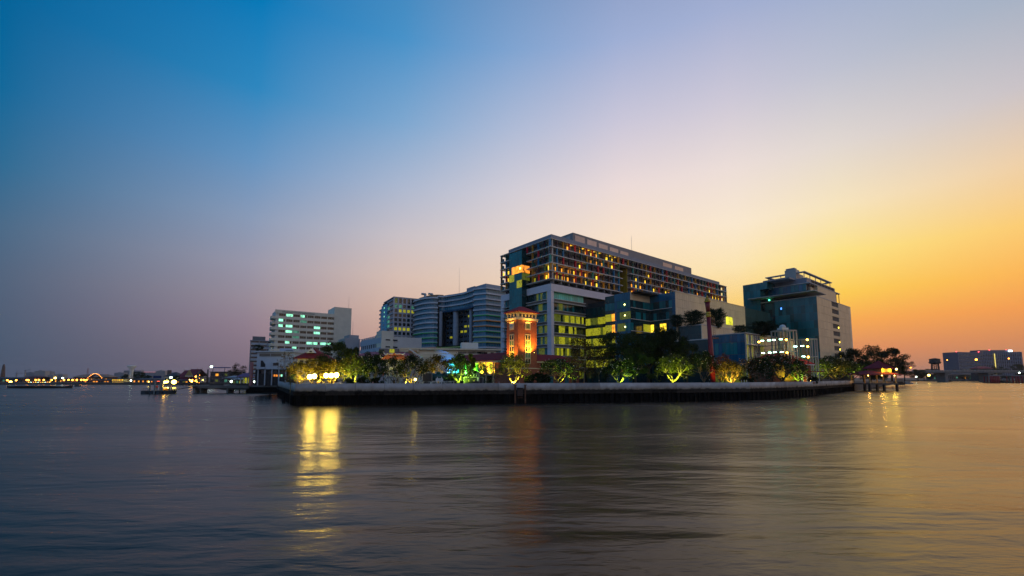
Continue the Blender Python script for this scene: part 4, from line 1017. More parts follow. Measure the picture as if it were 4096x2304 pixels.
V = {'fr': [frangipani(s, lf_fr, blo) for s in (1, 2, 3, 4)], 'fd': [frangipani(s, lf_dk, blo, ntip=110, flowers=70) for s in (5, 6, 7)], 'fs': [frangipani(s, lf_br, blo, ntip=40, nleaf=12, flowers=40, sparse=1) for s in (8, 9)],
     'fy': [frangipani(s, lf_yl, blo, ntip=110, flowers=22) for s in (10, 11)], 'rd': [frangipani(12, lf_rd, blo, ntip=50, flowers=10)],
     'bd': [broadleaf(s, lf_dk) for s in (21, 22, 23)], 'ba': [broadleaf(s, lf_br, H_=12, R=5, nl=34, per=60, airy=True, tk=barkm) for s in (24, 25)],
     'bs': [broadleaf(27, lf_dk, nl=40, per=300, low=.15), broadleaf(26, lf_dk, nl=40, per=150, L_=(.3, .5)), broadleaf(28, lf_dk, nl=44, per=300, low=.12)], 'cd': [cedar(31), cedar(32)],
     'col': [broadleaf(33, lf_fr, H_=9, R=1.5, nl=26, per=120, low=.4)], 'bush': [broadleaf(35, lf_dk, H_=2.6, R=1.5, nl=14, per=120, L_=(.2, .35), low=.12)]}
DIM = {'fr': (6.2, 6.6), 'fd': (6.2, 6.6), 'fs': (6.2, 6.6), 'fy': (6.2, 6.6), 'rd': (6.2, 6.6), 'bd': (12, 13), 'ba': (10, 12), 'bs': (12, 13), 'cd': (6, 6), 'col': (3, 9), 'bush': (3, 2.6)}
NAME = {'fr': 'frangipani_tree', 'fd': 'frangipani_tree', 'fs': 'frangipani_tree', 'fy': 'frangipani_tree', 'rd': 'flowering_tree', 'bd': 'broadleaf_tree', 'ba': 'slender_tree', 'bs': 'rain_tree', 'cd': 'cedar_tree', 'col': 'columnar_tree', 'bush': 'garden_bush'}
GRP = {'frangipani_tree': 'frangipani trees along the promenade', 'broadleaf_tree': 'large dark trees behind the promenade', 'slender_tree': 'thin airy trees in front of the glass hospital', 'cedar_tree': 'cedars on the roof terraces', 'rain_tree': 'big trees at the river bend', 'garden_bush': 'bushes along the promenade'}
rt = random.Random(77); cnt = {}
TREES = {}
def tree(kind, px, top, w, behind, label, gz=GZ, depth=None, cat='tree'):
    Y = depth or wall_y(px) + behind; vr = V[kind]; i = cnt.get(kind, 0); cnt[kind] = i + 1
    tm, cm, bm_ = vr[i % len(vr)]; X = (px - 2048) / F * Y * 1.0
    ztop = aty(px, top, Y)[2]; hh = max(ztop - gz, 1) * 1.02; ww = w / F * Y
    nm = NAME[kind]; root = empty(nm, (X, Y, gz), label, cat, rt.uniform(0, 6.28), GRP.get(nm))
    sc_ = (ww / DIM[kind][0], ww / DIM[kind][0], hh / DIM[kind][1])
    root.scale = sc_
    obj('trunk', tm, root); obj('crown', cm, root)
    if bm_: obj('blossoms', bm_, root, kind='stuff')
    return root
UPL = []
def uplight(px, py, behind, label, e=700, col=(.75, 1, .06), aim_up=3.2, dx=0.0):
    Y = wall_y(px) + behind; X = (px - 2048) / F * Y
    root = fixture('garden_uplight', label, 'uplight', (X, Y), GZ + .55, (X + dx, Y + 1.2, GZ + .55 + aim_up), e * 3.6, col, 140, .28, 'uplights under the promenade trees', lamp('uplight_lens', (1, .95, .15), 18)); return root
# behind the promenade first
tree('bd', 1350, 1372, 150, 26, 'dark bushy tree beside the red hipped roof house'); tree('bd', 1415, 1392, 90, 27, 'smaller dark tree between the red hipped roof and the ward building')
tree('bd', 1500, 1402, 120, 22, 'dark rounded tree below the long faded red roof'); tree('bd', 1290, 1428, 100, 12, 'low dark tree behind the yellow lit frangipanis')
tree('ba', 2335, 1345, 150, 16, 'tallest thin brownish tree with bare stems before the green glass podium'); tree('ba', 2395, 1382, 110, 20, 'thin brownish tree left of the big dark trees'); tree('ba', 2290, 1405, 90, 14, 'short thin tree right of the clock tower')
tree('bd', 2480, 1332, 200, 26, 'big dark tree under the lit rooms of the glass annex'); tree('bd', 2590, 1318, 230, 28, 'biggest dark tree below the notched glass corner'); tree('bd', 2680, 1322, 160, 25, 'big dark tree rising left of the terrace block'); tree('bd', 2745, 1372, 120, 22, 'dark tree at the foot of the terrace block'); tree('bd', 2540, 1400, 160, 14, 'low spreading dark tree in front of the bigger dark trees')
tree('fs', 2875, 1420, 90, 14, 'sparse tree right behind the red mast'); tree('rd', 2896, 1418, 80, 10, 'reddish flowering tree right of the red mast')
tree('fs', 2990, 1432, 110, 9, 'pale thin leafed tree before the louvred pavilion wall')
# promenade row
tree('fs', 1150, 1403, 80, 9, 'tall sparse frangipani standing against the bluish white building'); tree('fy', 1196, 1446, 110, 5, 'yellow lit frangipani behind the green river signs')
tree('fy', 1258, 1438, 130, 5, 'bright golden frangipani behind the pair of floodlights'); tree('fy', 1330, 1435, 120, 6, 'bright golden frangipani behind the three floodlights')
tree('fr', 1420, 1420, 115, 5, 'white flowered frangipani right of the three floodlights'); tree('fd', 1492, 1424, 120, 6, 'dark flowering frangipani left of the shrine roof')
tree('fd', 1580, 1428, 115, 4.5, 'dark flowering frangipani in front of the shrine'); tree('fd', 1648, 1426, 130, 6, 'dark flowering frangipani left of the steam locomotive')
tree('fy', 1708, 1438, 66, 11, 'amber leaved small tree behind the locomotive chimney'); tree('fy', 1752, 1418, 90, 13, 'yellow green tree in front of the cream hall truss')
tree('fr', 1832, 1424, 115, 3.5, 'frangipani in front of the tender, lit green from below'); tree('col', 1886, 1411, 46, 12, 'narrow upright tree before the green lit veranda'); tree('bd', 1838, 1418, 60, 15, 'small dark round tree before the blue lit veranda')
tree('fr', 1925, 1452, 60, 12, 'little tree before the amber lit veranda'); tree('fs', 1965, 1458, 70, 6, 'sparse young tree left of the forked frangipani')
tree('fr', 2052, 1416, 135, 4, 'open forked frangipani in front of the clock tower'); tree('fd', 2228, 1436, 150, 5, 'white flowered frangipani right of the clock tower')
tree('fd', 2478, 1436, 140, 5, 'white flowered frangipani in front of the big dark trees'); tree('fr', 2692, 1418, 150, 5, 'full white flowered frangipani lit from its foot')
tree('fd', 2815, 1412, 115, 6, 'pale flowered frangipani at the foot of the red mast'); tree('fy', 2918, 1440, 100, 4.5, 'small frangipani with brightly lit stems right of the red mast')
tree('fd', 3030, 1428, 120, 6, 'dark frangipani left of the white gate'); tree('fd', 3120, 1414, 170, 6, 'largest dark flowering frangipani left of the white gate'); tree('fr', 3188, 1440, 80, 5, 'frangipani beside the white gate, lit green at its foot')
tree('fr', 3275, 1438, 130, 6, 'green lit frangipani right of the white gate'); tree('fr', 3345, 1440, 130, 8, 'green lit frangipani halfway from the gate to the pavilion'); tree('fr', 3405, 1448, 110, 9, 'green lit frangipani nearest the river pavilion'); tree('bd', 3318, 1424, 70, 20, 'dark tree behind the green lit frangipanis')
# roof trees, big trees at the bend
for px, top, w, gz, dep, lb in ((2780, 1240, 95, 24.3, None, 'widest cedar on the roof terrace left of the red mast'), (2871, 1228, 78, 24.3, None, 'tall cedar on the roof terrace right of the red mast'), (2712, 1256, 56, 24.3, None, 'cedar at the left end of the roof terrace'), (2965, 1298, 60, 18.3, None, 'small cedar on the lower terrace beside the glass pavilion'), (3060, 1282, 120, 18.3, None, 'broad dark cedar before the green glass of the research tower')):
    base_px = {2780: 1300, 2871: 1306, 2712: 1304, 2965: 1338, 3060: 1338}[px]
    Y = (gz - EYE) / (ray(px, base_px)[2] / ray(px, base_px)[1]); tree('cd', px, top, w, 0, lb, gz, min(Y, 175))
tree('bs', 3402, 1398, 95, 60, 'rounded tree left of the airy rain tree', depth=225); tree('bs', 3478, 1384, 115, 60, 'airy tall rain tree with sky showing through', depth=240); tree('bs', 3450, 1420, 120, 60, 'dark lower tree under the airy rain tree', depth=230)
tree('bs', 3562, 1396, 120, 60, 'broad dark tree at the river bend', depth=260); tree('bs', 3612, 1440, 70, 60, 'outermost dark tree sloping down to the river', depth=290); tree('bs', 3530, 1440, 130, 60, 'dark tree behind the pavilion roof', depth=235)
for px, top, w, bh, lb in ((1400, 1512, 40, 2, 'bush at the foot of the frangipani by the three floodlights'), (1455, 1505, 50, 2.5, 'clipped bush left of the pergola'), (1510, 1508, 50, 3, 'dark bush under the dark frangipani beside the pergola'), (2165, 1490, 70, 6, 'clipped bush below the brick museum right of the clock tower'), (2122, 1496, 50, 5, 'bush at the foot of the clock tower'), (1958, 1518, 20, 3, 'small bush beside the lamp post by the museum'), (2985, 1505, 60, 3, 'bush left of the white gate'), (3245, 1505, 40, 3, 'bush right of the white gate')):
    tree('bush', px, top, w, bh, lb, cat='bush')
# lights under the trees
for px, py, bh, lb, e, col in ((1140, 1525, 2.5, 'uplight near the left end of the wall', 350, (1, .75, .05)), (1182, 1530, 3.0, 'uplight behind the green river signs', 900, (1, .72, .05)), (1215, 1530, 3.2, 'uplight left of the pair of floodlights', 800, (1, .70, .05)), (1285, 1530, 3.6, 'uplight between the two groups of floodlights', 1300, (1, .70, .05)), (1345, 1530, 4.2, 'uplight below the three floodlights', 1000, (1, .70, .05)),
    (1400, 1522, 3.4, 'uplight right of the three floodlights', 800, (.75, 1, .06)), (1630, 1500, 4.6, 'uplight by the pergola', 350, (1, .8, .06)), (1745, 1528, 10, 'uplight behind the locomotive', 700, (1, .70, .05)), (1850, 1478, 2.2, 'uplight in front of the tender', 700, (.5, 1, .06)), (2056, 1512, 3.0, 'uplight under the forked frangipani', 900, (1, .85, .06)),
    (2268, 1500, 3.2, 'uplight under the right side of the frangipani by the clock tower', 550, (.85, 1, .06)), (2500, 1525, 3.4, 'uplight under the frangipani before the big dark trees', 800, (.55, 1, .05)), (2706, 1524, 3.0, 'uplight at the foot of the full white flowered frangipani', 1100, (.75, 1, .05)), (2922, 1520, 3.0, 'uplight on the bright stems right of the red mast', 1300, (1, .62, .05)),
    (3186, 1522, 3.4, 'uplight beside the white gate', 800, (.55, 1, .05)), (3268, 1522, 3.6, 'uplight right of the white gate', 1100, (.65, 1, .05)), (3335, 1518, 6.0, 'warm uplight between the green lit frangipanis', 1500, (1, .75, .06)), (3395, 1518, 6.0, 'uplight nearest the river pavilion', 1500, (.65, 1, .05))):
    uplight(px, py, bh, lb, e, col)
# ------------------------------------------------------------------ promenade furniture
FLOODS = ((1240, 1507, 'left lamp of the floodlight pair by the green river signs'), (1259, 1505, 'right lamp of the floodlight pair by the green river signs'), (1306, 1502, 'left lamp of the three yellow floodlights'), (1327, 1502, 'middle lamp of the three yellow floodlights'), (1347, 1500, 'right lamp of the three yellow floodlights'))
for px, py, lb in FLOODS:
    Y = wall_y(px) + 1.1; P = aty(px, py, Y)
    r = empty('floodlight', (P[0], P[1], GZ), lb, 'floodlight', 0, 'yellow floodlights facing the river'); h_ = P[2] - GZ
    MB().tube((0, .35, 0), (0, .35, h_), .05, k=6).build('pole', blk, r); MB().box(-.46, .46, -.1, .28, h_ - .36, h_ + .36).build('housing', blk, r)
    MB().tube((0, -.11, h_), (0, -.16, h_), .42, k=16).build('lens', E_flood, r)
    MB().bar((-.5, .1, h_), (-.5, .35, h_ - .5), .05).bar((.5, .1, h_), (.5, .35, h_ - .5), .05).bar((-.5, .35, h_ - .5), (.5, .35, h_ - .5), .05).build('bracket', blk, r)

# steam locomotive with tender, seen over the wall
Yl = wall_y(1790) + 4.2
lo = aty(1690, 1520, Yl); LX = lo[0]
lang = .12
LR = empty('steam_locomotive', (LX, Yl, GZ), 'dark green steam locomotive with white edged smoke deflectors behind the flood wall', 'locomotive', lang)
lgreen = mat('locomotive_green', (.02, .075, .07), .35, var=.1); lblack = mat('locomotive_black', (.018, .02, .022), .4, var=.1); wline = mat('white_line', (.5, .52, .52), .6); lred = mat('buffer_red', (.3, .02, .02), .5)
MB().tube((.6, 1.2, 2.35), (6.2, 1.2, 2.35), .78, k=20).tube((.0, 1.2, 2.35), (.6, 1.2, 2.35), .82, k=20).build('boiler', lgreen, LR)
MB().tube((.35, 1.2, 3.1), (.35, 1.2, 3.75), .24, .30, 12).build('chimney', lblack, LR)
MB().lathe([(.42, 3.05), (.42, 3.3), (.30, 3.48), (.05, 3.54)], 12, (3.1, 1.2)).build('steam_dome', lgreen, LR); MB().lathe([(.3, 3.05), (.3, 3.3), (.1, 3.42)], 12, (4.4, 1.2)).build('sand_dome', lgreen, LR)
for i in range(4): MB().tube((1.4 + i * 1.3, 1.2, 2.35), (1.46 + i * 1.3, 1.2, 2.35), .805, k=20).build('boiler_band', lblack, LR)
for y in (.06, 2.3):
    d = MB().xprism([(.0, 1.6), (1.9, 1.6), (1.9, 3.25), (.5, 3.25), (.0, 2.8)], y, y + .05).build('smoke_deflector', lblack, LR)
    e = MB()
    for a_, b2 in (((0, 1.6), (0, 2.8)), ((0, 2.8), (.5, 3.25)), ((.5, 3.25), (1.9, 3.25)), ((1.9, 3.25), (1.9, 1.6))): e.bar((a_[0], y - .03, a_[1]), (b2[0], y - .03, b2[1]), .05)
    e.build('white_edge', wline, d)
MB().box(-.2, 7.6, .0, 2.4, 1.5, 1.58).build('running_board', lblack, LR); MB().box(1.9, 7.6, -.05, -.005, 1.5, 1.59).build('running_board_line', wline, LR)
MB().bar((-.3, -.03, .9), (.25, -.03, 1.5), .06).build('running_board_line', wline, LR)
MB().box(-.45, -.2, .0, 2.4, .75, 1.15).build('buffer_beam', lred, LR)
MB().box(.2, 1.5, .05, .5, .7, 1.35).build('cylinder_block', lblack, LR)
for i in range(5):
    R_ = .68 if i in (1, 2, 3) else .4; x = (.7, 2.3, 3.75, 5.2, 6.7)[i]
    w_ = MB().tube((x, .12, R_), (x, .28, R_), R_, k=20).build('wheel', lblack, LR); rm = MB()
    for k in range(20):
        a0, a1 = 2 * pi * k / 20, 2 * pi * (k + 1) / 20; rm.bar((x + R_ * .9 * cos(a0), .09, R_ + R_ * .9 * sin(a0)), (x + R_ * .9 * cos(a1), .09, R_ + R_ * .9 * sin(a1)), .06)
    rm.build('white_rim', wline, w_); MB().tube((x, .06, R_), (x, .12, R_), .13, k=8).build('hub', wline, w_)
    MB().tube((x, 2.1, R_), (x, 2.26, R_), R_, k=16).build('wheel', lblack, LR)
MB().bar((2.3, .03, .55), (5.2, .03, .55), .12).build('coupling_rod', wline, LR)
MB().box(6.2, 8.0, .1, 2.3, 1.58, 3.0).xprism([(6.1, 3.0), (8.1, 3.0), (8.0, 3.25), (6.2, 3.25)], -.05, 2.45).build('cab', lblack, LR); MB().box(6.6, 7.5, .06, .095, 2.2, 2.8).build('cab_window', wglass, LR)
MB().box(-.35, -.28, 1.0, 1.4, 2.9, 3.25).build('headlamp', blk, LR)
tn = MB().box(8.3, 12.3, .1, 2.3, .95, 2.4).box(8.9, 11.3, .35, 2.05, 2.41, 3.0).build('tender', lblack, LR)
for z in (1.0, 2.38): MB().box(8.3, 12.3, .06, .095, z - .03, z + .03).build('tender_line', wline, tn)
for x in (8.33, 12.27): MB().box(x - .03, x + .03, .055, .09, 1.04, 2.34).build('tender_line', wline, tn)
gold = mat('gold_lettering', (.50, .34, .14), .5)
for i, ch in enumerate('รฟท'): obj('lettering', textmesh('letter', ch, .72, gold, .012), tn, (9.35 + i * 1.05, .085, 1.66), (pi / 2, 0, 0))
for x in (8.9, 9.9, 10.9, 11.8): MB().tube((x, .12, .42), (x, .28, .42), .42, k=16).build('tender_wheel', lblack, LR)
for i in range(4): MB().box(9.1 + i * .6, 9.2 + i * .6, .26, .34, 2.5, 2.9).build('coal_rail', wline, tn)
for y in (.35, 1.9): MB().box(-6, 16, y - .05, y + .05, -.04, .0).build('rail', rust, LR)

# station name board
Ys = wall_y(1759) + 1.5; SX = (1759 - 2048) / F * Ys
SN = empty('station_sign', (SX, Ys, GZ), 'white station name board on two white posts in front of the locomotive', 'sign')
wp = mat('sign_white', (.62, .66, .66), .5)
zb = aty(1759, 1526, Ys)[2] - GZ; zt_ = aty(1759, 1513.5, Ys)[2] - GZ; hw = 14.5 / F * Ys
for x in (-.42, .42): MB().box(x - .07, x + .07, -.07, .07, 0, zt_ + .27).build('post', wp, SN)
MB().xprism([(-hw, zb + .12), (-hw + .12, zb), (hw - .12, zb), (hw, zb + .12), (hw, zt_ - .12), (hw - .12, zt_), (-hw + .12, zt_), (-hw, zt_ - .12)], -.14, -.075).build('board', wp, SN)
dk = mat('sign_black', (.03, .03, .04), .6)
obj('lettering', textmesh('text', 'สถานีธนบุรี', .21, dk, .004), SN, (0, -.148, (zb + zt_) / 2 + .12), (pi / 2, 0, 0)); obj('lettering', textmesh('text', 'THON BURI', .14, dk, .004), SN, (0, -.148, zb + .16), (pi / 2, 0, 0))
MB().box(-.42, .42, -.05, .05, .35, .6).build('lower_board', wp, SN)
# green river signs on striped posts standing in front of the wall
Yg = wall_y(1176) - 1.2; GX = (1176 - 2048) / F * Yg
SG = empty('river_sign', (GX, Yg, -.8), 'two dark green direction boards on yellow striped posts at the wall corner', 'sign')
gs = mat('sign_green', (.005, .075, .05), .5); gz_ = lambda py: aty(1176, py, Yg)[2] + .8
for x in (-.45, .48):
    MB().tube((x, 0, 0), (x, 0, gz_(1497)), .06, k=8).build('post', mat('post_dark', (.05, .045, .03), .7), SG)
    for k in range(9): MB().tube((x, 0, gz_(1572) + k * .2), (x, 0, gz_(1572) + k * .2 + .1), .066, k=8).build('yellow_band', mat('band_yellow', (.45, .28, .03), .6), SG)
for y0, y1 in ((1504, 1496), (1517, 1508)):
    bd = MB().box(-.68, .68, -.1, -.065, gz_(y0), gz_(y1)).build('board', gs, SG)
    for k in range(2): MB().box(-.5, .42 - .2 * k, -.108, -.101, gz_(y0) + .1 + k * .12, gz_(y0) + .14 + k * .12).build('lettering', mat('faint_teal', (.02, .12, .12)), bd)
MB().box(-.6, .62, -.08, .3, gz_(1573), gz_(1571.5)).build('brace', blk, SG)
# rusty landing fender on the wall
Yw = wall_y(2080) - .62; FX = (2080 - 2048) / F * Yw; fa = atan2(4, 20.8)
LF_ = empty('landing_frame', (FX, Yw, 0), 'rusty steel landing frame with ladder fixed to the river wall', 'landing', fa)
for x in (-1.0, 1.05): MB().box(x - .13, x + .13, -.15, .12, -1, 3.4).build('post', rust, LF_)
MB().box(-.75, .8, -.3, .1, 3.0, 3.2).build('step', conc, LF_); MB().box(-.6, .6, -.05, .1, 1.4, 2.98).build('recess', darkm, LF_); MB().box(-1.3, -.7, -.25, .1, 3.42, 3.6).box(.8, 1.3, -.25, .1, 3.42, 3.6).build('cap', rust, LF_)
for k in range(5): MB().bar((-.5, -.2, 1.0 + k * .38), (.5, -.2, 1.0 + k * .38), .06).build('rung', rust, LF_)
# mooring roller
Ym = wall_y(3248) - .7; MX = (3248 - 2048) / F * Ym
MR = empty('mooring_roller', (MX, Ym, 0), 'dark rusty mooring roller bracketed to the wall near the gate', 'mooring', atan2(14.7, 19.4))
MB().tube((-.9, 0, 3.5), (.9, 0, 3.5), .22, k=10).build('roller', rust, MR); MB().bar((-.5, 0, -1), (-.5, .2, 3.4), .3).bar((.4, -.1, .2), (-.3, .1, 3.3), .2).build('bracket', mat('dark_rust', (.05, .03, .02)), MR)
Ym = wall_y(3298) - .7
MB().tube((0, 0, -1), (0, 0, 3.0), .16, k=8).build('mooring_post', mat('dark_rust', (0, 0, 0)), None, ((3298 - 2048) / F * Ym, Ym, 0)); tag(bpy.data.objects['mooring_post'], 'short dark mooring post at the wall right of the roller', 'post')
# pergola, shrine, flag, benches, posts, lamp
Yp = wall_y(1585) + 3.2; PX_ = (1585 - 2048) / F * Yp
PG = empty('pergola', (PX_, Yp, GZ), 'grey concrete pergola on slim posts between the frangipanis', 'pergola')
for x in (-1.45, .0, 1.5, 3.3):
    for y in (0, 1.8): MB().box(x - .09, x + .09, y - .09, y + .09, 0, 2.15).build('post', conc, PG)
for y in (0, 1.8): MB().box(-1.8, 3.6, y - .08, y + .08, 2.151, 2.3).build('beam', conc, PG)
for i in range(11): MB().box(-1.7 + i * .5, -1.6 + i * .5, -.4, 2.2, 2.301, 2.4).build('rafter', conc, PG)
Yh = 96; SHX = (1585 - 2048) / F * Yh
SH = empty('thai_shrine', (SHX, Yh, GZ), 'small Thai shrine with orange tiered roof and white curled finials', 'shrine')
ort = mat('orange_roof_tile', (.40, .10, .03), .6, var=.2); wt = mat('finial_white', (.72, .70, .68), .6)
zz = lambda py: aty(1585, py, Yh)[2] - GZ
MB().box(-1.8, 1.8, -1.5, 1.5, 0, zz(1440)).build('wall', white, SH)
for k, (hw_, z0, z1_) in enumerate(((2.9, zz(1440), zz(1428)), (2.2, zz(1428), zz(1417)))): MB().xprism([(-hw_, z0), (hw_, z0), (hw_ * .72, z1_), (-hw_ * .72, z1_)], -2.0 + .4 * k, 2.0 - .4 * k).build('roof', ort, SH)
for s in (-1, 1):
    f_ = MB()
    for x0, z0 in ((2.05, zz(1418)), (2.8, zz(1432))):
        pr = [(x0 - .4, z0 - .1), (x0, z0 - .05), (x0 + .25, z0 + .22), (x0 + .32, z0 + .55)]
        for (a_, b2), (c_, d_), w_ in zip(pr, pr[1:], (.24, .18, .09)): f_.bar((s * a_, -1.6, b2), (s * c_, -1.6, d_), w_)
    f_.build('finial', wt, SH)
MB().bar((-2.0, -1.62, zz(1417.5)), (2.0, -1.62, zz(1417.5)), .14).build('ridge_line', wt, SH); MB().xprism([(-.5, zz(1424)), (.5, zz(1424)), (0, zz(1412))], -1.75, -1.6).build('gable', ort, SH)
Yf = 88; rfX = (1537 - 2048) / F * Yf
FLg = empty('pennant', (rfX, Yf, GZ), 'red hanging pennant on a pole left of the shrine', 'flag'); MB().tube((0, 0, 0), (0, 0, 5.4), .05, k=6).build('pole', blk, FLg); MB().xprism([(.05, 5.2), (.35, 5.0), (.25, 3.4), (-.25, 2.4), (.0, 3.6)], -.02, .02).build('cloth', mat('red_cloth', (.35, .05, .02), .8), FLg)
Yb = wall_y(1345) + 1.0; BX_ = (1345 - 2048) / F * Yb
MB().xprism([(-1.1, .3), (1.0, .3), (1.0, 1.55), (-1.1, 1.05)], 0, .4).build('concrete_ramp', white, None, (BX_, Yb, GZ)); tag(bpy.data.objects['concrete_ramp'], 'pale sloping concrete slab below the right floodlight', 'ramp')
for i, px in enumerate((2964, 2975, 2985, 3013)):
    Y = wall_y(px) + .9; r = MB().bar((0, 0, 0), (-.16, 0, 1.75), .09).mesh('white_stake', white); tag(obj('white_stake', r, None, ((px - 2048) / F * Y, Y, GZ)), ORD[i] + ' of four short white leaning stakes behind the wall, from the left', 'stake', 'white stakes behind the wall')
for i, (px, c) in enumerate(((1425, 'pinkish'), (1494, 'pinkish'), (1619, 'pinkish'), (1676, 'red'), (1996, 'pinkish'), (2077, 'pinkish'))):
    Y = wall_y(px) + .8; o = MB().lathe([(.12, 0), (.12, 1.35), (.07, 1.5)], 8).build('bollard', mat('bollard_pink', (.40, .22, .20), .7), None, ((px - 2048) / F * Y, Y, GZ)); tag(o, 'pinkish bollard just showing over the wall, %s from the left' % ORD[i], 'bollard', 'bollards along the wall')
Y = wall_y(1663) + 3.4; r = empty('garden_lamp', ((1663 - 2048) / F * Y, Y, GZ), 'yellow globe lamp on a short post right of the pergola', 'lamp'); MB().tube((0, 0, 0), (0, 0, 1.75), .05, k=6).build('post', blk, r); MB().ball((0, 0, 1.9), .24).build('globe', E_yel, r)
Y = wall_y(1917) + 4; r = empty('street_pole', ((1917 - 2048) / F * Y, Y, GZ), 'slim grey pole with a pale box right of the tender', 'pole'); MB().tube((0, 0, 0), (0, 0, 4.2), .06, k=6).build('pole', steel, r); MB().box(-.42, -.08, -.1, .1, 1.55, 2.3).build('meter_box', white, r)

# ------------------------------------------------------------------ red mast with gold rings
p0 = aty(2853, 1522, 108); p1 = aty(2829, 1200, 108)
MS = empty('ceremonial_mast', (p0[0], 108, GZ), 'tall crimson mast with gold ringed top rising above the trees', 'mast')
crim = mat('crimson_paint', (.20, .010, .022), .5, var=.12); gl_ = mat('gold_paint', (.50, .30, .05), .4, metal=.4)
tp = Vector((p1[0] - p0[0], 0, p1[2] - GZ)); at_ = lambda t_: tp * t_
MB().tube((0, 0, 0), at_(.80), .62, .50, 12).build('lower_shaft', crim, MS); MB().tube(at_(.86), at_(.975), .44, .62, 12).build('upper_shaft', crim, MS)
MB().tube(at_(.80), at_(.83), .62, k=12).tube(at_(.83), at_(.86), .5, .56, 12).build('gold_ring', gl_, MS); MB().tube(at_(.975), at_(.99), .78, k=12).tube(at_(.99), at_(1.02), .62, .5, 12).tube(at_(1.02), at_(1.05), .3, .2, 10).build('gold_cap', gl_, MS)
ld = MB()
for s in (.9, 1.35): ld.bar((s + tp.x * .5, 0, tp.z * .56), (s + tp.x * .7, 0, tp.z * .8), .06)
for k in range(9): ld.bar((.9 + tp.x * .6, 0, tp.z * (.57 + k * .026)), (1.35 + tp.x * .6, 0, tp.z * (.57 + k * .026)), .05)
ld.build('ladder', rust, MS); MB().box(-.3, 1.6, -.5, .5, tp.z * .55, tp.z * .56).build('platform', rust, MS)
MB().lathe([(1.9, 0), (1.9, .9), (1.7, 1.1)], 16).build('base', conc, MS)

# ------------------------------------------------------------------ steel frame towers with walkway lamps
def frame_tower(name, label, px0, px1, top, Y, ang, d_, extra):
    W_ = (px1 - px0) / F * Y / (cos(ang) + .55 * sin(abs(ang))); P = aty(px0, top, Y); r = empty(name, (P[0], Y, GZ), label, 'steel tower', ang, 'bare steel frame towers before the research tower'); h_ = P[2] - GZ
    st = mat('frame_steel', (.34, .35, .34), .5, metal=.2)
    for x in (0, W_ * .28, W_ * .5, W_ * .78, W_):
        for y in (0, d_): MB().box(x - .14, x + .14, y - .14, y + .14, 0, h_).build('post', st, r)
    for z in (h_, h_ * .62, h_ * .3):
        MB().box(-.15, W_ + .15, -.16, .16, z - .3, z).box(-.15, W_ + .15, d_ - .16, d_ + .16, z - .3, z).box(-.15, .15, .17, d_ - .17, z - .3, z).box(W_ - .15, W_ + .15, .17, d_ - .17, z - .3, z).build('beam', st, r)
    MB().bar((.2, .0, h_ * .64), (W_ * .5, d_, h_ * .95), .25).bar((W_ * .5, 0, h_ * .32), (W_ - .2, d_, h_ * .6), .25).build('stair_flight', st, r)
    for x in (W_ * .1, W_ * .36, W_ * .62): MB().box(x, x + .5, d_ * .4, d_ * .55, h_ * .05, h_ - .5).build('inner_panel', mat('tower_panel', (.45, .38, .24), .6), r)
    return r, W_, h_
FT1, W1, h1 = frame_tower('steel_frame_tower', 'taller bare steel frame tower with a white plant unit on top', 3131, 3204, 1318, 124, .25, 4.0, 0)
FT2, W2, h2 = frame_tower('steel_frame_tower', 'shorter bare steel frame tower beside the beige wall', 3226, 3282, 1353, 128, .25, 3.5, 0)
MB().ball((W1 * .35, 1.6, h1 + .8), .9).box(W1 * .15, W1 * .62, .8, 2.6, h1 + .01, h1 + .7).build('plant_unit', white, FT1)
def walk_lamp(i, n_, where, px, py, Y, E_, nm, catg, grp, r_=.3, flat=True):
    P = aty(px, py, Y); r = empty(nm, P, '%s lamp %s, %s from the left' % ('cool white' if E_ is E_cw else 'orange', where, ORD[i]), 'lamp', 0, grp)
    if flat: MB().tube((-.42, 0, 0), (.42, 0, 0), .13, k=8).build('tube', E_, r); MB().box(-.55, .55, -.14, .14, .14, .22).build('housing', steel, r)
    else: MB().ball((0, 0, 0), .22).build('globe', E_, r); MB().tube((0, 0, -2.2), (0, 0, -.2), .05, k=6).build('post', blk, r)
for where, lst in (('on the upper steel walkway', ((3049, 1363), (3076, 1361.5), (3095, 1360), (3123, 1357.5))), ('on the lower steel walkway', ((3052, 1412), (3079, 1410.5), (3099, 1409), (3127, 1408))), ('between the two steel frame towers', ((3181, 1386), (3209, 1384), (3214, 1426)))):
    for i, (px, py) in enumerate(lst): walk_lamp(i, 4, where, px, py, 122.5, E_cw, 'walkway_lamp', 'lamp', 'cool white walkway lamps')
for i, (px, py, w) in enumerate(((3145, 1359, 'at the upper level of the taller frame tower'), (3148, 1411, 'at the lower level of the taller frame tower'), (3035, 1368, 'at the inner end of the upper steel walkway'), (3229, 1359, 'on top of the shorter frame tower'), (3231, 1386, 'at mid height of the shorter frame tower'), (3233, 1428, 'at the foot of the shorter frame tower'))):
    P = aty(px, py, 122.8); r = empty('tower_lamp', P, 'orange globe lamp ' + w, 'lamp', 0, 'orange lamps on the steel frame towers'); MB().ball((0, 0, 0), .26).build('globe', E_ow, r); MB().tube((0, 0, -2.2), (0, 0, -.2), .05, k=6).build('post', blk, r)
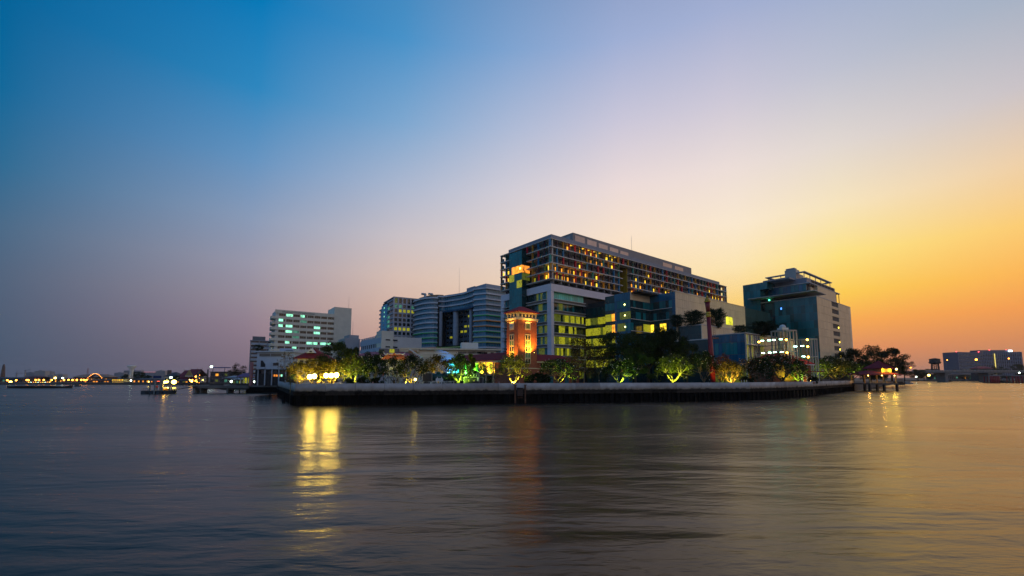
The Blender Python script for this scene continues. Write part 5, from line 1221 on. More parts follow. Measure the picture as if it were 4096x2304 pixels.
for nm, py in (('upper', 1360), ('lower', 1409)):
    a_, b2 = aty(3030, py + 4, 123), aty(3131, py - 3, 123); r = empty('steel_walkway', a_, nm + ' narrow steel walkway leading to the taller frame tower', 'walkway')
    v = Vector(b2) - Vector(a_); MB().bar((0, 0, 0), v, 1.0, .18).build('deck', blk, r); MB().bar((0, -.5, -1.6), v + Vector((0, -.5, -1.6)), .1).bar((0, -.5, .9), v + Vector((0, -.5, .9)), .06).build('rail', blk, r)
    for k in range(5): MB().bar(v * (k / 4) + Vector((0, -.5, -1.6)), v * (k / 4) + Vector((0, -.5, .9)), .08).build('rail_post', blk, r)
# red roofed hall and white gate
P = aty(3090, 1445, 120)
RH = Bld('red_roofed_hall', 'low hall with a dark red roof behind the white gate', 'house', Frame((P[0], 120), 20))
RH.box('wall', 0, 15, 0, 8, GZ, 8.9, brick); RH.mb('roof', MB().hip(0, 15, 0, 8, 9.0, 12.0, inset=4, over=.8), redtile); RH.box('lower_roof', 9, 16, -3, -.85, 6.6, 6.8, redtile); RH.box('eave', 8, 15.6, -.84, -.6, 8.5, 8.8, white)
Y = wall_y(3217) + 2.6; P = aty(3217, 1508, Y)
GT = empty('white_gate', (P[0], Y, GZ), 'white portal with a brown door behind the river wall', 'gate', .5)
for x in (-.95, .95): MB().box(x - .18, x + .18, -.25, .25, 0, 2.75).build('pillar', white, GT)
MB().box(-1.3, 1.3, -.3, .3, 2.76, 3.15).build('lintel', white, GT); MB().box(-.76, .76, -.1, 0, 0, 2.7).build('door', mat('orange_brown_door', (.28, .10, .03), .6), GT)
fixture('gate_light', 'warm lamp lighting the white gate', 'lamp', (P[0] + .9, Y - 1.5), GZ + 1.4, (P[0], Y, GZ + 1.6), 110, (1, .6, .1), 120, .15)
# ------------------------------------------------------------------ river pavilion
PA = atan2(45.2, 47.2)
pv = Frame((129.5, 160.5), degrees(PA) - 28)
Pv = Bld('river_pavilion', 'open river pavilion with a tiered red pyramid roof lit yellow under the eaves', 'pavilion', pv, gz=0)
dz = 2.9
Pv.box('deck', 0, 14.6, -3.2, 4.5, dz - .45, dz, conc_d)
for x in (.4, 7.6, 14.2):
    for y in (-2.8, 4.0): Pv.box('pile', x - .32, x + .32, y - .32, y + .32, -2, dz - .46, blk)
pt = mat('pavilion_paint', (.50, .36, .14), .6); rt2 = mat('pavilion_roof', (.26, .04, .05), .95, var=.15, spec=.1)
for x in (.6, 7.5, 14.0):
    for y in (-2.8, 3.8): Pv.box('post', x - .17, x + .17, y - .17, y + .17, dz, 6.0, pt)
Pv.mb('roof', MB().hip(-1.2, 15.8, -4.2, 5.6, 6.1, 7.6, inset=5.0), rt2); Pv.box('lantern', 8.1, 13.1, -2.0, 3.0, 6.9, 8.4, pt)
Pv.mb('roof', MB().hip(7.1, 14.1, -3.0, 4.0, 8.5, 11.4), rt2)
for i in range(9): Pv.mb('roof_rib', MB().bar((7.3 + i * .8, -2.95, 8.56), (10.6 + (7.3 + i * .8 - 10.6) * .12, .1, 11.1), .12), redtile)
for i in range(2): Pv.box('bench', 2.0 + i * 5.5, 5.6 + i * 5.5, -2.2, -1.7, dz + .4, dz + .5, pt)
for x0, x1 in ((.8, 7.3), (7.7, 11.0)): Pv.box('railing', x0, x1, -2.85, -2.78, dz + .85, dz + .95, pt)
for i in range(17): Pv.box('baluster', 1.0 + i * .6, 1.07 + i * .6, -2.84, -2.79, dz, dz + .84, pt)
for i, (x, y) in enumerate(((.6, -2.4), (7.5, -2.4), (14.0, -2.4))):
    w = pv.wor(x, y); r = empty('post_lamp', (w[0], w[1], 5.75), 'warm lamp under the pavilion eave, %s post from the left' % ORD[i], 'lamp', 0, 'lamps on the pavilion posts'); MB().ball((0, 0, 0), .14).build('globe', E_yel, r)
    d = bpy.data.lights.new('glow', 'POINT'); d.energy = 260; d.color = (1, .5, .08); d.shadow_soft_size = .2; o = bpy.data.objects.new('glow', d); COL.objects.link(o); o.parent = r; o.location = (0, .1, -.35)
w = pv.wor(14.9, -2.6); r = empty('eave_lamp', (w[0], w[1], 8.1), 'bright yellow lamp at the right corner of the upper pavilion roof', 'lamp'); MB().ball((0, 0, 0), .3).build('globe', E_yel, r)
for x in (8.6, 12.6):
    w = pv.wor(x, -2.7); d = bpy.data.lights.new('glow', 'POINT'); d.energy = 260; d.color = (1, .72, .05); d.shadow_soft_size = .15; o = bpy.data.objects.new('glow', d); COL.objects.link(o); o.parent = r; o.location = Vector((w[0], w[1], 7.75)) - r.location
# ------------------------------------------------------------------ concrete pier, pontoon, piles
PB = empty('concrete_pier', (-84.5, 141.5, 0), 'concrete pier on stout legs with a dark pipe railing left of the wall', 'pier')
pc = mat('pier_concrete', (.15, .15, .14), .9, var=.3); pdk = mat('pier_dark', (.05, .05, .05), .8)
lx = lambda px: (px - 2048) / F * 140 + 84.5
MB().box(lx(778), lx(1000), -1.6, 2.2, 1.55, 2.45).build('deck', pc, PB)
MB().xprism([(lx(786), 1.55), (lx(786), .9)] + [(lx(786 + 125 * t_), .9 + .45 * sin(pi * t_)) for t_ in (.25, .5, .75)] + [(lx(911), .85)] + [(lx(911 + 89 * t_), .9 + .4 * sin(pi * t_)) for t_ in (.3, .6, .9)] + [(lx(1000), 1.55)], -1.2, 1.6).build('arched_beam', pdk, PB)
for a, b_ in ((778, 786.5), (804, 810), (911, 918)): MB().box(lx(a), lx(b_), -1.3, 1.7, -2, 1.54).build('leg', pc if a > 780 else conc, PB)
MB().box(lx(985), lx(1112), -.9, 6, -2, 1.9).build('abutment', pile, PB); MB().box(lx(985), lx(1112), -1.0, 6, 1.91, 2.5).build('abutment_deck', pc, PB)
rl_ = MB(); rl_.bar((lx(780), -1.4, 5.0), (lx(1112), -1.4, 5.0), .14)
for px in (791, 845, 899, 952, 1000, 1052, 1094): rl_.bar((lx(px), -1.4, 2.45), (lx(px), -1.4, 5.4), .12)
for z in (3.1, 3.6): rl_.bar((lx(780), -1.45, z), (lx(1110), -1.45, z), .06)
rl_.build('railing', pdk, PB)
for a, b_ in ((845, 899), (952, 1000), (1052, 1094)): MB().box(lx(a), lx(b_), -1.5, -1.42, 2.46, 2.95).build('kick_panel', blk, PB)
def pilepost(px, y0, y1, w, D, label):
    P = aty(px, y1, D); h_ = (y1 - y0) / F * D; o = MB().tube((0, 0, -2 - P[2]), (.06, 0, h_), w / F * D / 2, k=8).build('timber_pile', pile, None, P); tag(o, label, 'pile')
pilepost(1078, 1574, 1592, 5, 105, 'leaning timber pile standing alone in the water left of the wall corner'); pilepost(1133, 1575, 1607, 12, 89, 'thick black pile at the wall corner'); pilepost(795, 1565, 1573, 3, 135, 'thin stake under the pier, nearest the first leg'); pilepost(957, 1559, 1571, 4, 137, 'slim stake under the right end of the pier'); pilepost(1166, 1590, 1620, 4, 80, 'slim black pile below the green river signs')
# pontoon
PD = 132; po = aty(567, 1575, PD)
PO = empty('floating_pontoon', (po[0], PD, 0), 'floating ferry pontoon with four thick posts and a blue sign', 'pontoon')
navy = mat('navy_hull', (.03, .05, .07), .5, var=.2); sx_ = PD / F; qx = lambda px: (px - 567) * sx_; qz_ = lambda py: EYE + (1510 - py) * sx_
MB().box(0, qx(668), -.4, 3.6, -.4, qz_(1563)).build('hull', navy, PO); MB().box(-.1, qx(669), -.5, 3.7, qz_(1563), qz_(1562)).build('deck', mat('pontoon_deck', (.16, .11, .06)), PO)
for i in range(3): MB().box(qx(585 + i * 28), qx(598 + i * 28), -.6, -.41, -.2, qz_(1565)).build('fender', blk, PO)
pg = mat('pontoon_post', (.16, .20, .21), .6)
for px, y in ((600, -.3), (622, -.45), (607, 3.0), (645, 3.0), (650, -.3)): MB().box(qx(px - 2.2), qx(px + 2.2), y - .17, y + .17, -1 if px == 622 else qz_(1562), qz_(1519)).build('post', pg, PO)
MB().box(qx(597), qx(652), -.5, -.1, qz_(1524), qz_(1521)).box(qx(597), qx(652), 2.8, 3.2, qz_(1524), qz_(1521)).box(qx(597), qx(600), -.09, 2.79, qz_(1524), qz_(1521)).build('frame', pg, PO)
MB().box(qx(611), qx(642), -.3, -.18, qz_(1513), qz_(1503)).build('sign_board', mat('sign_blue', (.008, .02, .10), .5), PO)
for px in (614, 639): MB().box(qx(px - .6), qx(px + .6), -.28, -.2, qz_(1521), qz_(1513)).build('sign_post', pg, PO)
rr2 = MB()
for k in range(9): rr2.bar((qx(605 + k * 5.5), 3.3, qz_(1562)), (qx(605 + k * 5.5), 3.3, qz_(1549)), .05)
rr2.bar((qx(603), 3.3, qz_(1549)), (qx(652), 3.3, qz_(1549)), .06).bar((qx(572), -.3, qz_(1553)), (qx(598), -.3, qz_(1553)), .06)
for k in range(4): rr2.bar((qx(572 + k * 7), -.3, qz_(1562)), (qx(572 + k * 7), -.3, qz_(1553)), .05)
rr2.build('railing', rust, PO)
MB().box(qx(628), qx(637), -.35, -.2, qz_(1526), qz_(1523)).build('red_light', farlamp('red_sign_light', (1, .08, .01), 3), PO)
r = empty('work_lamp', (po[0] + qx(659), PD + 1, qz_(1551)), 'amber lamp lighting bags at the right end of the pontoon', 'lamp'); MB().ball((0, 0, 0), .12).build('globe', E_yel, r)
d = bpy.data.lights.new('glow', 'POINT'); d.energy = 90; d.color = (1, .5, .05); d.shadow_soft_size = .15; o = bpy.data.objects.new('glow', d); COL.objects.link(o); o.parent = r; o.location = (-.1, -1.2, .6)
for i, (px, py, w, nm) in enumerate(((652, 1556, .9, 'larger'), (660, 1553, .7, 'upper'), (656, 1560, .6, 'smaller'))):
    P = (po[0] + qx(px), PD + .3, qz_(1562)); o = MB().lathe([(w * .45, 0), (w * .5, .2), (w * .35, .5 + .2 * (i == 1)), (.06, .6 + .2 * (i == 1))], 10).build('cargo_sack', mat('sack_yellow', (.45, .27, .05), .8), None, (P[0], P[1] + .3 * i, P[2])); tag(o, nm + ' yellowish sack on the right end of the pontoon', 'sack')
# person with an orange-red vest on the pontoon
def person(loc, label, topc, legc, face=0):
    vb = [((0, 0, .92), .15), ((0, 0, 1.15), .15), ((0, .01, 1.38), .17), ((0, 0, 1.50), .07), ((0, -.01, 1.60), .095), ((0, -.01, 1.70), .085), ((-.1, 0, .86), .10), ((-.11, -.03, .48), .07), ((-.11, .01, .08), .05), ((-.11, -.12, .03), .045), ((.1, 0, .86), .10), ((.12, .04, .48), .07), ((.13, .08, .08), .05), ((.13, -.05, .03), .045), ((-.2, .0, 1.42), .065), ((-.27, .02, 1.15), .05), ((-.26, -.1, .9), .04), ((.2, 0, 1.42), .065), ((.27, .03, 1.15), .05), ((.27, -.06, .9), .04)]
    ed = [(0, 1), (1, 2), (2, 3), (3, 4), (4, 5), (0, 6), (6, 7), (7, 8), (8, 9), (0, 10), (10, 11), (11, 12), (12, 13), (2, 14), (14, 15), (15, 16), (2, 17), (17, 18), (18, 19)]
    me = bpy.data.meshes.new('body'); me.from_pydata([v[0] for v in vb], ed, []); o = bpy.data.objects.new('body', me); COL.objects.link(o)
    md = o.modifiers.new('skin', 'SKIN')
    for s_, v in zip(me.skin_vertices[0].data, vb): s_.radius = (v[1], v[1]); s_.use_root = False
    me.skin_vertices[0].data[0].use_root = True
    sb = o.modifiers.new('sub', 'SUBSURF'); sb.levels = 1; sb.render_levels = 1
    m2 = bpy.data.meshes.new_from_object(o.evaluated_get(bpy.context.evaluated_depsgraph_get())); bpy.data.objects.remove(o)
    m2.materials.clear(); m2.materials.append(mat('skin_tone', (.30, .17, .11), .6)); m2.materials.append(topc); m2.materials.append(legc)
    for p in m2.polygons: p.use_smooth = True; z = p.center.z; p.material_index = 2 if .08 < z < .95 and abs(p.center.x) < .24 else 1 if .95 <= z < 1.47 and abs(p.center.x) < .26 else 0
    r = empty('person', loc, label, 'person', face); obj('body', m2, r); MB().ball((0, .01, 1.72), .105, sz=.75).build('hair', blk, r); return r
person((po[0] + qx(616), PD + .9, qz_(1562)), 'person in a bright orange red vest standing between the pontoon posts', mat('vest_orange_red', (.75, .05, .02), .6), mat('dark_trousers', (.03, .03, .04), .8), .4)
person((po[0] + qx(664), PD + 1.9, qz_(1562)), 'person in a pinkish shirt standing at the gangway end of the pontoon', mat('pinkish_shirt', (.40, .20, .18), .7), mat('dark_trousers', (0, 0, 0)), -.3)
g0 = Vector((po[0] + qx(668), PD + 2.2, qz_(1560))); g1 = Vector((-102, 140.5, 2.3)); GWy = empty('gangway', g0, 'thin sloping gangway from the pontoon up to the pier', 'gangway'); v = g1 - g0
MB().bar((0, 0, 0), v, 1.4, .16).build('deck', pdk, GWy); gr = MB().bar((0, -.6, 1), v + Vector((0, -.6, 1)), .05)
for k in range(9): gr.bar(v * k / 8 + Vector((0, -.6, 0)), v * k / 8 + Vector((0, -.6, 1)), .05)
gr.build('railing', steel, GWy)

# ------------------------------------------------------------------ shore between pier and far bank
def simple_house(name, label, cat, px0, px1, ytop, ybot, D, wall, roof=None, roofh=0, lit=(), ang=0, depth=8, nwin=4, rows=1, wmat=None, rname='roof'):
    X0 = (px0 - 2048) / F * D; X1 = (px1 - 2048) / F * D; zt = EYE + (1510 - ytop) / F * D; zb_ = EYE + (1510 - ybot) / F * D
    gz = min(zb_, 1.6 if D > 150 else GZ)
    B = Bld(name, label, cat, Frame((X0, D), ang), gz=gz); W_ = X1 - X0
    B.box('wall', 0, W_, 0, depth, gz, zt, wall)
    if roof and roofh: B.mb(rname, MB().hip(0, W_, 0, depth, zt + .05, zt + roofh, over=.6), roof)
    else: B.box('roof', -.3, W_ + .3, -.4, depth + .3, zt, zt + .35, roof or wall)
    for r in range(rows):
        hgt = (zt - gz) / rows
        for i in range(nwin):
            x0 = W_ * (i + .2) / nwin; z0 = gz + r * hgt + hgt * .35
            B.box('window', x0, x0 + W_ * .6 / nwin, -.08, -.01, z0, z0 + hgt * .4, (lit[(i + r * 2) % len(lit)] if lit else wglass) or wglass)
    return B
br = mat('brown_wall', (.12, .09, .08), .8, var=.2); dkr = mat('dark_roof', (.07, .06, .06), .7, var=.2); blr = mat('blue_awning', (.01, .05, .22), .5)
B = simple_house('riverside_house', 'dim brownish riverside house with a blue awning on its roof terrace', 'house', 845, 935, 1489, 1530, 235, br, dkr, 0, (None, L_dgn, None, L_amb), nwin=5, rows=2)
B.box('awning', 1.5, 8.5, -1, 4, 10.2, 10.6, blr); B.box('awning_post', 1.7, 1.9, -.8, -.6, 8.2, 10.19, blk); B.box('awning_post', 8.1, 8.3, -.8, -.6, 8.2, 10.19, blk); B.box('sign_lamp', .6, 1.7, -1.2, -1.0, 10.4, 11.2, E_wht)
simple_house('riverside_shed', 'low shed with a pale tin roof behind the pier', 'shed', 900, 950, 1512, 1532, 215, br, greyp, 1.2, (L_dcy, None, L_cyn), nwin=3)
simple_house('riverside_shed', 'low open shed with green lit stalls left of the pier kiosk', 'shed', 935, 985, 1517, 1534, 190, dkr, greyp, .8, (L_dgn, L_dcy, L_grn), nwin=4)
KP = aty(978, 1530, 165); KS = empty('small_kiosk', (KP[0], 165, GZ), 'small white arched kiosk with a purple hipped roof behind the pier', 'kiosk')
for x in (-1.5, -.2, 1.1, 2.4): MB().box(x - .15, x + .15, -.15, .15, 0, 2.6).build('post', white, KS)
MB().hip(-1.9, 2.8, -1.6, 1.6, 2.65, 4.0, over=.3).build('roof', mat('purple_roof', (.16, .10, .20), .7), KS); MB().box(-1.3, 2.2, 1.2, 1.3, .2, 2.2).build('back_wall', L_grn, KS)
simple_house('amber_kiosk', 'amber lit kiosk with a flat roof at the root of the pier', 'kiosk', 1082, 1122, 1513, 1535, 150, br, dkr, 0, (L_org, L_amb, L_org), nwin=4)
tree('ba', 960, 1452, 70, 0, 'bare twiggy tree left of the grey office block', 2.0, 230); tree('ba', 938, 1478, 60, 0, 'lower twiggy tree behind the riverside sheds', 2.0, 240); tree('ba', 815, 1488, 55, 0, 'small bare tree beside the riverside house', 1.6, 260); tree('bd', 990, 1488, 60, 0, 'dark round tree in front of the grey office block', 2.2, 200); tree('bd', 1030, 1380, 46, 0, 'roof garden tree on top of the bluish white building', 12.5, 140)
for i, (px, y0) in enumerate(((793, 1482), (829, 1474))):
    D = 250; P = aty(px, 1530, D); MB().tube((0, 0, 0), (0, 0, (1530 - y0) / F * D), .5 if i else .35, .35, 8).build('brick_chimney', br, None, (P[0], D, 1.6)); 
tag(bpy.data.objects['brick_chimney'], 'thin dark post right of the Thai temple', 'chimney'); tag(bpy.data.objects['brick_chimney.001'], 'taller brick chimney left of the riverside house', 'chimney')
# temple
TD = 300; tx = lambda px: (px - 2048) / F * TD; tz = lambda py: EYE + (1510 - py) / F * TD
TM = empty('thai_temple', (tx(717), TD, 1.6), 'Thai temple with steep stacked red roofs and a gold gable on the far bank', 'temple'); tr_ = mat('temple_red', (.18, .02, .03), .7, var=.15); tg = mat('temple_gold', (.30, .22, .08), .6)
o_ = lambda px: tx(px) - tx(717); q_ = lambda py: tz(py) - 1.6
MB().box(o_(722), o_(783), 1, 12, 0, q_(1506)).build('wall', white, TM)
MB().poly((o_(715), 0, q_(1507)), (o_(745), 0, q_(1507)), (o_(743), 6, q_(1481)), (o_(717), 6, q_(1481))).poly((o_(715), 12, q_(1507)), (o_(717), 6, q_(1481)), (o_(743), 6, q_(1481)), (o_(745), 12, q_(1507))).build('rear_roof', tr_, TM)
MB().poly((o_(741), -1, q_(1505)), (o_(786), -1, q_(1505)), (o_(784), 6, q_(1476)), (o_(743), 6, q_(1476))).poly((o_(741), 13, q_(1505)), (o_(743), 6, q_(1476)), (o_(784), 6, q_(1476)), (o_(786), 13, q_(1505))).build('main_roof', tr_, TM)
MB().poly((o_(717), -2, q_(1518)), (o_(792), -2, q_(1518)), (o_(786), 1, q_(1508)), (o_(720), 1, q_(1508))).build('lower_roof', tr_, TM)
MB().xprism([(o_(752), q_(1505)), (o_(784), q_(1505)), (o_(768), q_(1479))], -2.0, -1.4).build('gable', tg, TM); MB().box(o_(754), o_(783), -2.2, -2.02, q_(1505), q_(1503)).build('gable_base', wt, TM)
f_ = MB()
for px, s in ((716, -1), (743, -1), (785, 1), (766, 1)): f_.bar((o_(px), 6, q_(1482 if px == 716 else 1477)), (o_(px) + s * .5, 6, q_(1473 if px != 716 else 1478)), .25)
f_.build('finial', tg, TM)
simple_house('riverside_house', 'long pale house with a hipped roof left of the Thai temple', 'house', 664, 716, 1505, 1532, 310, cream, dkr, 3.0, (None, L_dgn, None), nwin=5); simple_house('riverside_shed', 'row of low dim waterfront shops behind the pontoon', 'shop', 540, 618, 1518, 1534, 312, br, dkr, 1.0, (L_org, None, L_amb, None), nwin=9); simple_house('riverside_shed', 'low dark boat house with lit openings right of the temple', 'shop', 700, 770, 1522, 1534, 290, dkr, dkr, .6, (L_dgn, L_amb, None), nwin=6)
P = aty(677, 1500, 320); o = MB().box(-.9, .9, -.9, .9, 0, tz(1489) * 1.02).build('brick_chimney', br, None, (P[0], 320, 1.6)); tag(o, 'squat dark red chimney over the long pale house', 'chimney')
# long terminal, lit house, mushroom tower, trees
B = simple_house('long_terminal', 'long low terminal roof glowing orange from street lamps', 'building', 301, 440, 1508, 1535, 345, br, mat('terminal_roof', (.30, .2, .14), .7), 2.2, (L_org, None, L_amb, None, None), nwin=24)
simple_house('lit_villa', 'brightly yellow lit two storey villa on the far bank', 'house', 455, 500, 1516, 1534, 318, mat('villa_cream', (.5, .36, .15)), dkr, 0, (L_yel, L_amb, L_yel), nwin=7, rows=2)
simple_house('long_hall', 'long dark hall behind the row of orange lamps', 'building', 103, 165, 1509, 1530, 340, br, mat('hall_roof', (.16, .06, .05)), 1.5, (None, L_amb), nwin=8); simple_house('dark_terrace', 'dark low terrace of houses between the orange lamp rows', 'building', 200, 262, 1517, 1533, 335, br, dkr, .8, (None, L_amb, None), nwin=9); simple_house('dark_terrace', 'dark low terrace of houses at the left edge of the far bank', 'building', -40, 100, 1514, 1533, 330, br, dkr, 1.0, (None, L_dcy, None, None), nwin=12); simple_house('dark_terrace', 'dim row of waterside houses below the terminal', 'building', 345, 455, 1521, 1534, 322, br, dkr, .8, (L_org, None, None, L_amb), nwin=10)
P = aty(523, 1520, 330); MBt = MB().lathe([(1.4, 0), (1.2, 8), (1.5, 10), (2.9, 11.8), (2.9, 12.4), (1.2, 12.8)], 12).build('water_tower', white, None, (P[0], 330, 1.6)); tag(MBt, 'white mushroom shaped water tower beside the dark round tree', 'water tower')
tree('bd', 557, 1488, 58, 0, 'dark round tree on the far bank above the waterfront shops', 1.6, 335); tree('bd', 510, 1496, 34, 0, 'dark tree left of the white mushroom tower', 1.6, 345); tree('bd', 402, 1509, 24, 0, 'small tree in front of the long terminal roof', 1.6, 335); tree('bd', 188, 1508, 30, 0, 'small tree among the orange lamps on the far bank', 1.6, 335); tree('bd', 596, 1500, 30, 0, 'small dark tree behind the blue sign of the pontoon', 1.6, 330); tree('bd', 712, 1503, 26, 0, 'dark tree at the left foot of the temple', 1.6, 296)
# far towers in the haze
hz = mat('distant_concrete', (.22, .23, .26), .8, var=.1); hz2 = mat('distant_pale_concrete', (.32, .31, .30), .8, var=.1)
def far_block(px0, px1, ytop, D, label, m=hz, rows=8, cols=9):
    X0, X1 = (px0 - 2048) / F * D, (px1 - 2048) / F * D; zt = EYE + (1510 - ytop) / F * D; B = Bld('distant_tower', label, 'building', Frame((X0, D), 0), gz=1.6); W_ = X1 - X0
    B.box('wall', 0, W_, 0, 25, 1.6, zt, m); B.box('roof_room', W_ * .3, W_ * .6, 5, 15, zt, zt + 4, m)
    for r in range(rows):
        for c in range(cols): B.box('window', W_ * (c + .2) / cols, W_ * (c + .8) / cols, -.3, -.02, 1.6 + (zt - 1.6) * (r + .25) / rows, 1.6 + (zt - 1.6) * (r + .7) / rows, wglass)
    B.root['group'] = 'hazy towers far beyond the left bank'; return B
far_block(105, 142, 1490, 2520, 'hazy distant block left of the tall stepped hospital slabs', rows=5); far_block(143, 186, 1484, 2400, 'tallest pale slab of the hazy distant group', hz2, 7); far_block(187, 208, 1486, 2640, 'narrow hazy slab right of the tallest pale slab', hz, 6, 5); far_block(197, 218, 1500, 2352, 'low hazy block before the narrow slab', hz2, 4, 5); far_block(219, 258, 1497, 2400, 'wide low hazy block right of the distant group', hz2, 5)
far_block(462, 500, 1491, 2520, 'hazy block left of the bluish tower over the villa', rows=5); far_block(499, 567, 1482, 2760, 'wide bluish hazy block above the mushroom tower', rows=6, cols=14); far_block(574, 634, 1490, 2760, 'low hazy block topped by a red light line', rows=5, cols=12); far_block(626, 664, 1483, 2520, 'hazy twin block above the pontoon sign', hz2, 6, 8); far_block(664, 712, 1491, 3000, 'faint hazy block behind the squat chimney', rows=5)
P = aty(602, 1489, 2700); o = MB().box(-42, 46, -.5, .5, 0, 2.6).build('red_light_line', farlamp('red_light_strip', (1, .16, .08), .5), None, (P[0], 2700, P[2])); tag(o, 'thin red line of lights along a hazy distant roof', 'light strip')
for px, y0, D, s, lb in ((65, 1486, 1700, 1, 'far tower crane with a level jib at the left edge'), (99, 1478, 1700, -1, 'far tower crane with a raised jib beside the hazy block')):
    P = aty(px, 1512, D); h_ = (1512 - y0) / F * D; r = empty('tower_crane', (P[0], D, P[2] - 1), lb, 'crane', 0, 'distant tower cranes'); MB().bar((0, 0, 0), (0, 0, h_), 2.4).build('crane_mast', hz, r)
    (MB().bar((-11, 0, h_ * .75), (24, 0, h_ * .75), 1.4).bar((0, 0, h_), (24, 0, h_ * .75), .6) if s > 0 else MB().bar((-5, 0, h_ * .9), (22, 0, h_ * 1.02), 1.4)).build('jib', hz, r)
P = aty(349, 1510, 700); r = empty('radio_mast', (P[0], 700, 2), 'thin lattice radio mast above the long terminal', 'mast'); hm = (1508 - 1463) / F * 700
m_ = MB()
for s in (-1, 1): m_.bar((s * 1.6, 0, 0), (s * .3, 0, hm), .3)
for k in range(7): m_.bar((-1.6 + k * .2, 0, hm * k / 7), (1.4 - k * .2, 0, hm * (k + 1) / 7), .2)
m_.build('lattice', mat('mast_red', (.3, .1, .08)), r)
P = aty(9, 1525, 360); r = empty('brick_chimney', (P[0], 360, 1.6), 'reddish tapered tower lit orange at its foot at the far left edge', 'chimney'); MB().lathe([(1.6, 0), (1.2, 8), (.9, 12), (.5, 14.5)], 10).build('shaft', br, r); MB().box(-1, 1, -1.9, -1.7, 0, 3).build('lit_panel', L_org, r)
# lamps of the far bank
FB = [(107, 1520, E_org), (29, 1521, E_org), (65, 1521, E_org), (114, 1521, E_org), (143, 1520, E_org), (156, 1520, E_org), (175, 1520, E_org), (207, 1520, E_org), (256, 1520, E_org), (274, 1519.5, E_org), (290, 1520, E_org), (307, 1519.5, E_org), (325, 1519.5, E_org), (336, 1519.5, E_org), (346, 1519.5, E_org)]
FB.sort()
def bank_lamp(px, py, E_, label, r_=.5, D=316, group=None, base=1.6):
    P = aty(px, py, D); r = empty('street_lamp', (P[0], D, base), label, 'street lamp', 0, group); h_ = P[2] - base; MB().tube((0, 0, 0), (0, 0, h_ - r_), .08, k=5).build('post', blk, r); MB().ball((0, 0, h_), r_, 8).build('globe', E_, r)
for i, (px, py, E_) in enumerate(FB): bank_lamp(px, py, E_, 'orange promenade lamp on the far left bank, %s from the left' % ORD[i], group='orange lamps along the far left bank')
for px, py, E_, lb, rr_, D in ((42, 1528, E_ylf, 'yellow lamp low on the far bank near the left edge', .8, 312), (221, 1512, E_ylf, 'tall yellow lamp above the orange lamps', .7, 330), (251, 1512, E_wht, 'tall white lamp at the left end of the terminal', .5, 330), (541, 1520, E_wht, 'green white lamp beside the dark round tree', .6, 320), (524, 1522, E_wht, 'bluish white lamp at the foot of the mushroom tower', .5, 320), (658, 1529, E_ylf, 'lower yellow lamp right of the pontoon', .65, 230), (667, 1526, E_ylf, 'upper yellow lamp right of the pontoon', .8, 230), (696, 1528, E_ylf, 'brightest white yellow lamp between pontoon and temple', 1.1, 230), (684, 1510, E_wht, 'greenish white lamp above the pontoon gangway', .6, 260), (596, 1527, E_ylf, 'small yellow green lamp left of the pontoon posts', .4, 260), (925, 1526, E_wht, 'cool lamp in the riverside shed', .45, 190), (1018, 1527, E_wht, 'cool lamp at the pier root', .35, 160), (1114, 1504, E_org, 'orange lamp above the amber kiosk', .28, 149), (1105, 1504, E_org, 'orange lamp left above the amber kiosk', .2, 149), (1133, 1525, E_ylf, 'yellow lamp at the left end of the promenade', .28, 128)):
    bank_lamp(px, py, E_, lb, rr_, D)
AB = empty('arched_footbridge', (aty(382, 1530, 318)[0], 318, 1.6), 'small arched footbridge outlined with orange lights on the far bank', 'footbridge')
ax = lambda px: (px - 382) / F * 318
ab = MB()
pts = [(ax(355 + 55 * t_ / 10), 1.2 + 4.2 * sin(pi * (.08 + .84 * t_ / 10))) for t_ in range(11)]
for a_, b2 in zip(pts, pts[1:]): ab.bar((a_[0], 0, a_[1]), (b2[0], 0, b2[1]), 1.6, .5)
ab.build('arch_deck', br, AB)
for k, p in enumerate(pts): MB().ball((p[0], -.9, p[1] + .9), .16, 6).build('string_light', E_org, AB)
for i in range(14):
    px = 756 + rt.gauss(0, 7) if i < 5 else rt.uniform(778, 812); py = rt.uniform(1519, 1526) if i < 5 else 1500 + rt.random() * 28 - (0 if px > 795 else -6)
    P = aty(px, py, 262); o = MB().ball((0, 0, 0), rt.uniform(.3, .5), 8).build('string_light', E_org if i % 3 else E_ylf, None, P); tag(o, ('orange bulb of the light cluster at the foot of the temple' if i < 5 else 'orange bulb of the light tree right of the temple'), 'light', 'orange bulbs at the temple' if i < 5 else 'orange bulbs right of the temple')
for i in range(10):
    px = 115 + i * 9.3; P = aty(px, 1530, 311); o = MB().box(-.4, .4, -.1, .1, -.25, .25).build('shop_light', [E_ylf, E_wht, E_org][i % 3], None, P); tag(o, 'small coloured light low on the far bank above the long barge, %s from the left' % ORD[i], 'light', 'small lights above the long barge')
